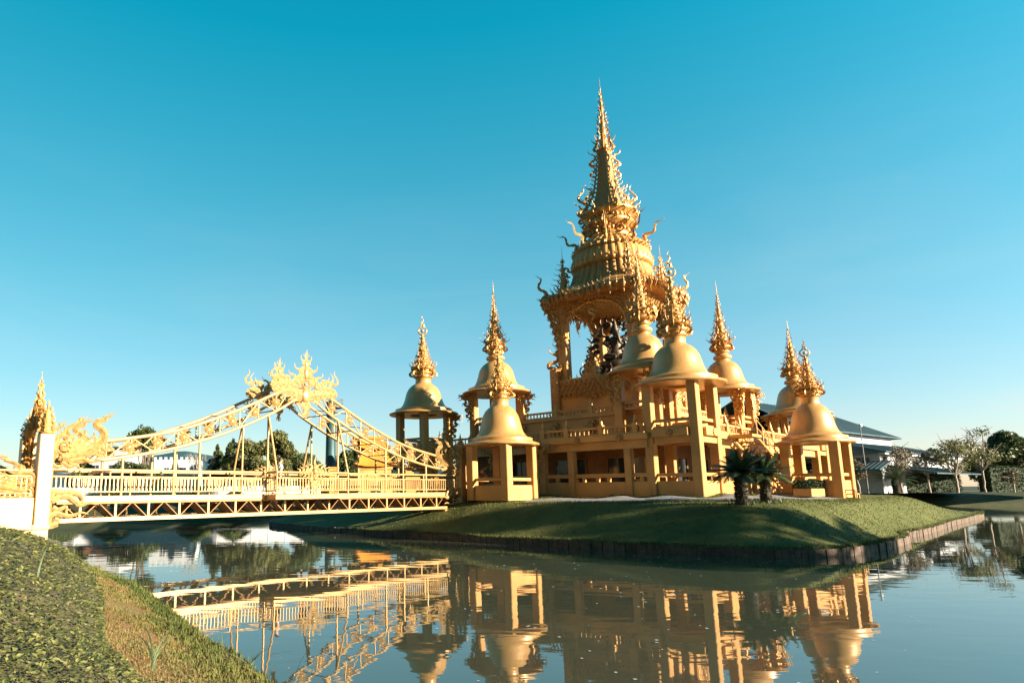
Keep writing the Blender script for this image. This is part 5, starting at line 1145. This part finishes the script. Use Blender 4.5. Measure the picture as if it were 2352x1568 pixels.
for _ in range(2600): leafquad(V_, F_, Vector((rr.uniform(-1.9, 1.0), rr.uniform(-.48, .48), .38 + rr.random() ** .6 * .45 + .04 * rr.gauss(0, 1))), .05 * rr.uniform(.6, 1.4), rr)
MB().add(V_, F_).build('hedge_leaves', M['hedge'], pln)
x, y = W(43.7, 9.2)
stp = thing('step_stool', 'small gold two step stair block standing on the gravel by the planter', 'steps', (x, y, gz(x, y) + .015), ANG)
MB().bbox(-.35, -.35, 0, .1, .35, .06, .01).bbox(-.35, -.35, .44, .1, .35, .5, .01).bbox(-.35, -.35, 0, -.25, -.25, .5, .01).bbox(.0, -.35, 0, .1, -.25, .5, .01).bbox(-.35, .25, 0, -.25, .35, .5, .01).bbox(.0, .25, 0, .1, .35, .5, .01).bbox(.1, -.35, .22, .65, .35, .28, .01).bbox(.55, -.35, 0, .65, -.25, .25, .01).bbox(.55, .25, 0, .65, .35, .25, .01).build('frame', M['wall'], stp)
# clipped cones before the fence
for k, (u, Y) in enumerate(((150, 67), (262, 67), (452, 68), (540, 68))):
    rr = random.Random(k); V_, F_ = [], []; t = thing('clipped_shrub', ['rounded clipped shrub nearest the bridge gate, before the white fence', 'low conical clipped shrub before the white fence under the conifer', 'low conical clipped shrub before the fence below the castellated house', 'small clipped shrub before the fence under the evergreens'][k], 'shrub', (gx(u, Y), Y, 1.5), 0, 'clipped shrubs along the white fence')
    for _ in range(1500):
        f = rr.random(); r = 1.9 * (1 - f ** 1.5) * rr.uniform(.9, 1.05); a = rr.random() * 6.28; leafquad(V_, F_, Vector((r * cos(a), r * sin(a), 1.15 * f)), .09, rr)
    MB().add(V_, F_).build('leaves', M['leafo'], t); MB().lathe([(1.8, 0), (1.6, .3), (1.0, .75), (.1, 1.1)], 16).build('core', M['hedge'], t)
# ------------------------------------------------------------------ background buildings
def fence():
    xa, ya, xb, yb = gx(95, 71), 71, gx(735, 74), 74; d = Vector((xb - xa, yb - ya)); L = d.length; t = thing('white_fence', 'long white slatted fence running behind the bridge along the far bank', 'fence', (xa, ya, 1.6), atan2(d.y, d.x))
    n = 16
    for k in range(n):
        m = MB(); x0, x1 = L * k / n + .06, L * (k + 1) / n - .06
        q = int((x1 - x0) / .13)
        for j in range(q): x = x0 + (x1 - x0) * j / q; m.box(x, -.02, .05, x + (x1 - x0) / q - .012, .02, 1.5)
        m.box(x0, .02, .25, x1, .05, .35); m.box(x0, .02, 1.2, x1, .05, 1.3); m.build('panel', M['white'], t)
    for k in range(n + 1): MB().bbox(L * k / n - .06, -.06, 0, L * k / n + .06, .06, 1.6, .01).build('post', M['white'], t)
fence()
def house(name, label, u, Y, z, w, d, h, wallm, rot=0, cat='house', wins=(), crenel=False, roof=None, rh=0):
    t = thing(name, label, cat, (gx(u, Y), Y, z), rot)
    MB().bbox(-w / 2, 0, 0, w / 2, d, h, .03).build('wall', wallm, t)
    if crenel:
        m = MB(); k = -w / 2
        while k < w / 2 - .2: m.bbox(k, -.04, h, k + .35, .2, h + .35, .02); k += .7
        m.build('battlement', wallm, t)
    for (x, zz, ww, hh) in wins:
        f = MB().bbox(x - ww / 2 - .06, -.05, zz - .06, x + ww / 2 + .06, .02, zz + hh + .06, .01).build('window', M['white'], t); MB().bbox(x - ww / 2, -.07, zz, x - .03, -.02, zz + hh, .005).bbox(x + .03, -.07, zz, x + ww / 2, -.02, zz + hh, .005).build('pane', M['glass'], f)
    if roof:
        e = .5; vs = [(-w / 2 - e, -e, h), (w / 2 + e, -e, h), (w / 2 + e, d + e, h), (-w / 2 - e, d + e, h), (-w / 2 + d / 2, d / 2, h + rh), (w / 2 - d / 2, d / 2, h + rh)]
        if w <= d: vs[4] = (-.05, d / 2, h + rh); vs[5] = (.05, d / 2, h + rh)
        MB().add(vs, [(0, 1, 5, 4), (1, 2, 5), (2, 3, 4, 5), (3, 0, 4), (3, 2, 1, 0)]).build('roof', roof, t)
    return t
house('house', 'white castellated house with battlements behind the white fence', 398, 88, 1.8, 5.6, 5, 5.1, M['gwhite'], .1, wins=[(-1, 3, .6, 1), (1.2, 3.0, .8, 1)], crenel=True)
house('house', 'small white block house right of the castellated house', 424, 86, 1.8, 1.8, 3, 3.5, M['white'], .1)
house('house', 'pale grey two storey house left of the dark conifer', 232, 92, 1.8, 6.5, 6, 7.0, M['gwhite'], 0, wins=[(-1, 3.5, 1, 1.1), (1.5, 3.5, 1, 1.1)], roof=M['tealroof'], rh=.5)
house('house', 'low house with dark brown tiled roof behind the bridge railing', 240, 80, 1.8, 6.5, 4, 2.0, M['gwhite'], 0, roof=M['brownroof'], rh=1.7)
# chimney tower
c = at(759, 1100, 106); t = thing('chimney_tower', 'dark teal steel chimney tower with railed platform on top', 'tower', (c.x, 106, 1.8))
MB().lathe([(.95, 0), (.85, 6), (.72, 15.2), (.8, 15.3), (.8, 15.6), (.7, 15.6)], 24).build('shaft', M['teal'], t)
m = MB(); m.lathe([(.7, 14.3), (1.5, 14.35), (1.5, 14.42), (.7, 14.42)], 20, Matrix.Translation((.55, 0, 0)))
for k in range(14): a = 2 * pi * k / 14; m.tube([(.55 + 1.45 * cos(a), 1.45 * sin(a), 14.4), (.55 + 1.45 * cos(a), 1.45 * sin(a), 15.8)], .035, 5)
for z in (15.1, 15.8): m.tube([(.55 + 1.45 * cos(2 * pi * k / 24), 1.45 * sin(2 * pi * k / 24), z) for k in range(25)], .035, 5)
m.build('platform', M['steel'], t)
m = MB()
for x in (-.2, .2): m.tube([(1.0, x - .3, 1), (1.0, x - .3, 14.4)], .03, 5)
for k in range(44): m.tube([(1.0, -.5, 1.2 + .3 * k), (1.0, -.1, 1.2 + .3 * k)], .02, 4)
m.build('ladder', M['steel'], t)
# small shrine on the far bank
c = at(858, 1128, 100); t = thing('small_shrine', 'small golden shrine building with two tiered curved tiled roof across the pond', 'shrine', (c.x, 100, 1.6), .12)
MB().bbox(-2.5, -2.2, 0, 2.5, 2.5, 4.4, .05).build('wall', M['wall'], t); MB().bbox(-.6, -2.26, .3, .9, -2.18, 2.3, .02).build('door', M['dark'], t)
MB().bbox(-2.7, -2.4, 4.1, 2.7, 2.7, 4.5, .04).build('cornice', M['wall'], t)
def curvroof(w0, d0, z0, w1, d1, z1, up):
    m = MB(); n = 10; k = 12; vs = []; fs = []
    for i in range(n + 1):
        s_ = i / n; w_, d_ = w0 + (w1 - w0) * s_ ** .75, d0 + (d1 - d0) * s_ ** .75; z = z0 + (z1 - z0) * s_ ** 1.5
        for sx, sy, ex, ey in ((-1, -1, 1, -1), (1, -1, 1, 1), (1, 1, -1, 1), (-1, 1, -1, -1)):
            for j in range(k): q = j / k; x, y = w_ * (sx + (ex - sx) * q), d_ * (sy + (ey - sy) * q); vs.append((x, y, z + up * (1 - s_) * abs(2 * q - 1) ** 3))
    N_ = 4 * k
    for i in range(n):
        for j in range(N_): jj = (j + 1) % N_; fs.append((i * N_ + j, i * N_ + jj, i * N_ + N_ + jj, i * N_ + N_ + j))
    fs.append(tuple(range(n * N_, (n + 1) * N_))); fs.append(tuple(range(N_ - 1, -1, -1))); return m.add(vs, fs)
curvroof(3.2, 3.0, 4.5, 1.9, 1.6, 6.8, .5).build('lower_roof', M['yroof'], t)
MB().bbox(-1.6, -1.4, 6.7, 1.6, 1.4, 7.2, .03).build('clerestory', M['wall'], t)
curvroof(2.5, 2.2, 7.1, 1.6, .15, 9.3, .6).build('upper_roof', M['yroof'], t)
for k, (u0, u1) in enumerate(((753, 778), (928, 952))):
    a, b = at(u0, 1130, 98), at(u1, 1130, 98); w = (b.x - a.x) / 2
    g = thing('gate_pier', ['square gold gate pier left of the small shrine', 'square gold gate pier right of the small shrine'][k], 'pier', ((a.x + b.x) / 2, 98, 1.6), .1, 'gate piers beside the small shrine')
    MB().bbox(-w * .8, -w * .8, 0, w * .8, w * .8, 3.9, .04).build('shaft', M['wall'], g); MB().bbox(-w, -w, 3.9, w, w, 4.1, .03).bbox(-w * .85, -w * .85, 4.1, w * .85, w * .85, 4.3, .03).bbox(-w * 1.05, -w * 1.05, 4.3, w * 1.05, w * 1.05, 4.5, .03).build('cap', M['wall'], g)
a, b = at(740, 1130, 103), at(1010, 1130, 103); g = thing('gold_wall', 'low gold boundary wall with pilasters behind the small shrine', 'wall', (a.x, 103, 1.6))
m = MB(); L = b.x - a.x; m.bbox(0, 0, 0, L, .3, 3.2, .02).bbox(-.05, -.08, 3.2, L + .05, .38, 3.45, .03); m.build('panel', M['wall'], g)
for k in range(9): MB().bbox(L * k / 8 - .2, -.12, 0, L * k / 8 + .2, .0, 3.19, .02).build('pilaster', M['wall'], g)
# grey house with teal roofs on the right
f1a = atan2(.576, .817); c = at(2030, horiz(2030), 72)
hs = thing('grey_house', 'large grey two storey house with stacked teal metal roofs on the far right bank', 'house', (c.x, c.y, 1.8), f1a)
MB().bbox(0, 0, 0, 26, 12, 4.7, .03).build('wall', M['gwhite'], hs)
MB().bbox(-6, 4.5, 4.0, 19.0, 17, 7.15, .03).build('upper_wall', M['gwhite'], hs)
def roofslab(name, pts, th=.14):
    a = [Vector(p) for p in pts]; n = (a[1] - a[0]).cross(a[2] - a[0]).normalized(); n = n if n.z > 0 else -n; k = len(a)
    vs = [tuple(p) for p in a] + [tuple(p - Vector((0, 0, th))) for p in a]; fs = [tuple(range(k)), tuple(range(2 * k - 1, k - 1, -1))] + [(i, i + k, (i + 1) % k + k, (i + 1) % k) for i in range(k)]
    m = MB().add(vs, fs)
    d0, d1 = a[1] - a[0], a[2] - a[3] if k == 4 else a[2] - a[0]
    for j in range(1, 26):                                     # standing seams
        t_ = j / 26; p, q = a[0] + d0 * t_, (a[3] + (a[2] - a[3]) * t_ if k == 4 else a[2]); m.tube([p + n * .02, q + n * .02], .03, 4)
    return m.build(name, M['tealroof'], hs)
roofslab('lower_roof', [(-.8, -.9, 4.65), (27.0, -.9, 4.65), (24.0, 5.2, 6.3), (-.8, 5.2, 6.3)])
roofslab('lower_roof', [(-.82, 12.6, 4.62), (-.82, -.92, 4.62), (-.5, 5.4, 6.28), (-.5, 8, 6.28)])
MB().bbox(-.5, -.7, 4.3, 26.5, .0, 4.6, .03).build('eave_fascia', M['white'], hs)
roofslab('upper_roof', [(-9, 3.6, 7.2), (20.0, 3.6, 7.2), (14.5, 11, 11.2), (-9, 11, 11.2)])
roofslab('upper_roof', [(20.02, 3.6, 7.18), (20.02, 18.4, 7.18), (14.5, 11.1, 11.18), (14.5, 11, 11.18)])
roofslab('upper_roof', [(20, 18.4, 7.16), (-9, 18.4, 7.16), (-9, 11.05, 11.16), (14.5, 11.05, 11.16)])
roofslab('lean_to_roof', [(-4.2, 10.5, 2.6), (-4.2, -1.2, 2.6), (.1, -1.0, 3.6), (.1, 10.5, 3.6)])
roofslab('lean_to_roof', [(1.8, -4.4, 2.2), (18, -4.4, 2.2), (18, -.02, 3.1), (1.8, -.02, 3.1)])
def hwin(x0, z0, x1, z1, face):
    if face == 'l': f = MB().bbox(-.06, x0 - .08, z0 - .08, -.01, x1 + .08, z1 + .08, .01).build('window', M['white'], hs); MB().bbox(-.09, x0, z0, -.055, (x0 + x1) / 2 - .03, z1, .004).bbox(-.09, (x0 + x1) / 2 + .03, z0, -.055, x1, z1, .004).build('pane', M['glass'], f)
    else: f = MB().bbox(x0 - .08, -.06, z0 - .08, x1 + .08, -.01, z1 + .08, .01).build('window', M['white'], hs); MB().bbox(x0, -.09, z0, (x0 + x1) / 2 - .03, -.055, z1, .004).bbox((x0 + x1) / 2 + .03, -.09, z0, x1, -.055, z1, .004).build('pane', M['glass'], f)
hwin(1.0, 2.95, 2.6, 4.05, 'l'); hwin(5.4, 2.95, 6.6, 4.05, 'l'); hwin(.6, 3.1, 1.9, 4.1, 'f'); hwin(5, 3.1, 7, 4.1, 'f'); hwin(10, 3.1, 12, 4.1, 'f')
MB().bbox(-.1, 3.6, 0.1, -.02, 5.0, 2.0, .02).build('door', M['dark'], hs)
c = at(1993, horiz(1993), 71); lp = thing('lamp_post', 'thin grey pole with a small round lamp head in front of the grey house', 'lamp post', (c.x, c.y, 1.8))
m = MB(); m.tube([(0, 0, 0), (0, 0, 7.3)], [.07, .045], 8); m.build('pole', M['steel'], lp); MB().lathe([(.05, 7.25), (.2, 7.35), (.24, 7.5), (.16, 7.62), (.02, 7.66)], 14).build('lamp_head', M['white'], lp)
# hills
def hill(pts, Y0, dep):
    vs, fs = [], []
    for i, (u, v) in enumerate(pts): p = at(u, v, Y0); vs += [(p.x, Y0 - 250, 0), (p.x, Y0, p.z), (p.x * 1.2, Y0 + dep, 0)]
    for i in range(len(pts) - 1): fs += [(3 * i, 3 * i + 3, 3 * i + 4, 3 * i + 1), (3 * i + 1, 3 * i + 4, 3 * i + 5, 3 * i + 2)]
    return MB().add(vs, fs, None, True)
hp = [(u, 1075 + 22 * mn.noise((u * .004, 1, 0)) + 6 * mn.noise((u * .02, 2, 0)) - (32 * math.exp(-((u - 440) / 130) ** 2))) for u in range(-500, 1100, 12)]
tag(hill(hp, 3000, 900).build('hills', M['hill']), kind='structure')
# ------------------------------------------------------------------ light
SUN_EL = 15.0; SUN_AZ = radians(-30)       # azimuth of the sun measured from +x towards +y
el = radians(SUN_EL); sd = Vector((cos(SUN_AZ) * cos(el), sin(SUN_AZ) * cos(el), sin(el)))
sl = bpy.data.lights.new('sun', 'SUN'); sl.energy = 5.0; sl.angle = radians(.5); sl.color = (1, .87, .67)
so = bpy.data.objects.new('sun', sl); COL.objects.link(so); so.rotation_euler = sd.to_track_quat('Z', 'Y').to_euler()
w = bpy.data.worlds.new('World'); S.world = w; w.use_nodes = True; nt = w.node_tree; L = nt.links.new
bg = nt.nodes['Background']; bg.inputs['Strength'].default_value = SKY_STR
sk = nd(nt, 'ShaderNodeTexSky'); sk.sky_type = 'NISHITA'; sk.sun_disc = False; sk.sun_elevation = el; sk.sun_rotation = pi / 2 - SUN_AZ; sk.air_density = 1.0; sk.dust_density = .25; sk.ozone_density = 1.2; sk.altitude = 200
mul = nd(nt, 'ShaderNodeMixRGB', blend_type='MULTIPLY'); mul.inputs['Fac'].default_value = 1; 
tcw = nd(nt, 'ShaderNodeTexCoord'); sxyz = nd(nt, 'ShaderNodeSeparateXYZ'); L(tcw.outputs['Generated'], sxyz.inputs['Vector'])
rp = nd(nt, 'ShaderNodeValToRGB'); rp.color_ramp.elements[0].position = 0.0; rp.color_ramp.elements[1].position = .62
rp.color_ramp.elements[0].color = (*TINT_H, 1); rp.color_ramp.elements[1].color = (*TINT_Z, 1)
e_ = rp.color_ramp.elements.new(.28); e_.color = (*TINT_M, 1)
L(sxyz.outputs['Z'], rp.inputs['Fac']); L(rp.outputs['Color'], mul.inputs['Color2'])
mrx = nd(nt, 'ShaderNodeMapRange'); mrx.inputs['From Min'].default_value = -.65; mrx.inputs['From Max'].default_value = .7; L(sxyz.outputs['X'], mrx.inputs['Value'])
mxx = nd(nt, 'ShaderNodeMixRGB'); mxx.inputs['Color1'].default_value = (*TINT_L, 1); mxx.inputs['Color2'].default_value = (*TINT_R, 1); L(mrx.outputs['Result'], mxx.inputs['Fac'])
mul2 = nd(nt, 'ShaderNodeMixRGB', blend_type='MULTIPLY'); mul2.inputs['Fac'].default_value = 1; L(mul.outputs['Color'], mul2.inputs['Color1']); L(mxx.outputs['Color'], mul2.inputs['Color2'])
L(sk.outputs['Color'], mul.inputs['Color1']); mry = nd(nt, 'ShaderNodeMapRange'); mry.inputs['From Min'].default_value = -.45; mry.inputs['From Max'].default_value = .25; mry.inputs['To Min'].default_value = .38; L(sxyz.outputs['Y'], mry.inputs['Value'])  # sky dimmed behind the camera, added to cut fill on the shaded gold
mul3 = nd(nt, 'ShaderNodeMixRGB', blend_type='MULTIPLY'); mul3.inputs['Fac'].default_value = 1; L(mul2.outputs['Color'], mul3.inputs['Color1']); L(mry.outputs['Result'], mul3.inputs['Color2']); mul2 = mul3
# thin low clouds towards the right horizon and faint high streaks
mpc = nd(nt, 'ShaderNodeMapping'); mpc.inputs['Scale'].default_value = (5, 5, 16); L(tcw.outputs['Generated'], mpc.inputs['Vector'])
nc = nd(nt, 'ShaderNodeTexNoise', Scale=2.2, Detail=7, Roughness=.6, Distortion=.3); L(mpc.outputs['Vector'], nc.inputs['Vector'])
rc = nd(nt, 'ShaderNodeMapRange'); rc.inputs['From Min'].default_value = .50; rc.inputs['From Max'].default_value = .68; L(nc.outputs['Fac'], rc.inputs['Value'])
rz_ = nd(nt, 'ShaderNodeValToRGB'); rz_.color_ramp.elements[0].position = .02; rz_.color_ramp.elements[0].color = (1, 1, 1, 1); rz_.color_ramp.elements[1].position = .12; rz_.color_ramp.elements[1].color = (0, 0, 0, 1); L(sxyz.outputs['Z'], rz_.inputs['Fac'])
rx = nd(nt, 'ShaderNodeMapRange'); rx.inputs['From Min'].default_value = .35; rx.inputs['From Max'].default_value = .75; rx.inputs['To Max'].default_value = .9; L(sxyz.outputs['X'], rx.inputs['Value'])
m1 = nd(nt, 'ShaderNodeMath', operation='MULTIPLY'); L(rc.outputs['Result'], m1.inputs[0]); L(rz_.outputs['Color'], m1.inputs[1])
m2 = nd(nt, 'ShaderNodeMath', operation='MULTIPLY'); L(m1.outputs[0], m2.inputs[0]); L(rx.outputs['Result'], m2.inputs[1])
mxc = nd(nt, 'ShaderNodeMixRGB'); mxc.inputs['Color2'].default_value = CLOUD; L(m2.outputs[0], mxc.inputs['Fac']); L(mul2.outputs['Color'], mxc.inputs['Color1'])
mpd = nd(nt, 'ShaderNodeMapping'); mpd.inputs['Scale'].default_value = (1.2, 2.0, 7); mpd.inputs['Rotation'].default_value = (0, .18, 0); L(tcw.outputs['Generated'], mpd.inputs['Vector'])
nh = nd(nt, 'ShaderNodeTexNoise', Scale=1.6, Detail=5, Roughness=.55, Distortion=.6); L(mpd.outputs['Vector'], nh.inputs['Vector'])
rh_ = nd(nt, 'ShaderNodeMapRange'); rh_.inputs['From Min'].default_value = .42; rh_.inputs['From Max'].default_value = .75; rh_.inputs['To Max'].default_value = .20; L(nh.outputs['Fac'], rh_.inputs['Value'])
rzh = nd(nt, 'ShaderNodeValToRGB'); rzh.color_ramp.elements[0].position = .06; rzh.color_ramp.elements[0].color = (1, 1, 1, 1); rzh.color_ramp.elements[1].position = .5; rzh.color_ramp.elements[1].color = (0, 0, 0, 1); L(sxyz.outputs['Z'], rzh.inputs['Fac'])
mh = nd(nt, 'ShaderNodeMath', operation='MULTIPLY'); L(rh_.outputs['Result'], mh.inputs[0]); L(rzh.outputs['Color'], mh.inputs[1])
mxh = nd(nt, 'ShaderNodeMixRGB'); mxh.inputs['Color2'].default_value = (3.4, 4.0, 4.3, 1); L(mh.outputs[0], mxh.inputs['Fac']); L(mxc.outputs['Color'], mxh.inputs['Color1'])
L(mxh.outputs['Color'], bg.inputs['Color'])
vs_ = S.view_settings; vs_.view_transform = 'Standard'; vs_.look = 'None'; vs_.exposure = EXPO; vs_.gamma = 1; vs_.use_curve_mapping = False
S.cycles.max_bounces = 8; S.cycles.use_denoising = True
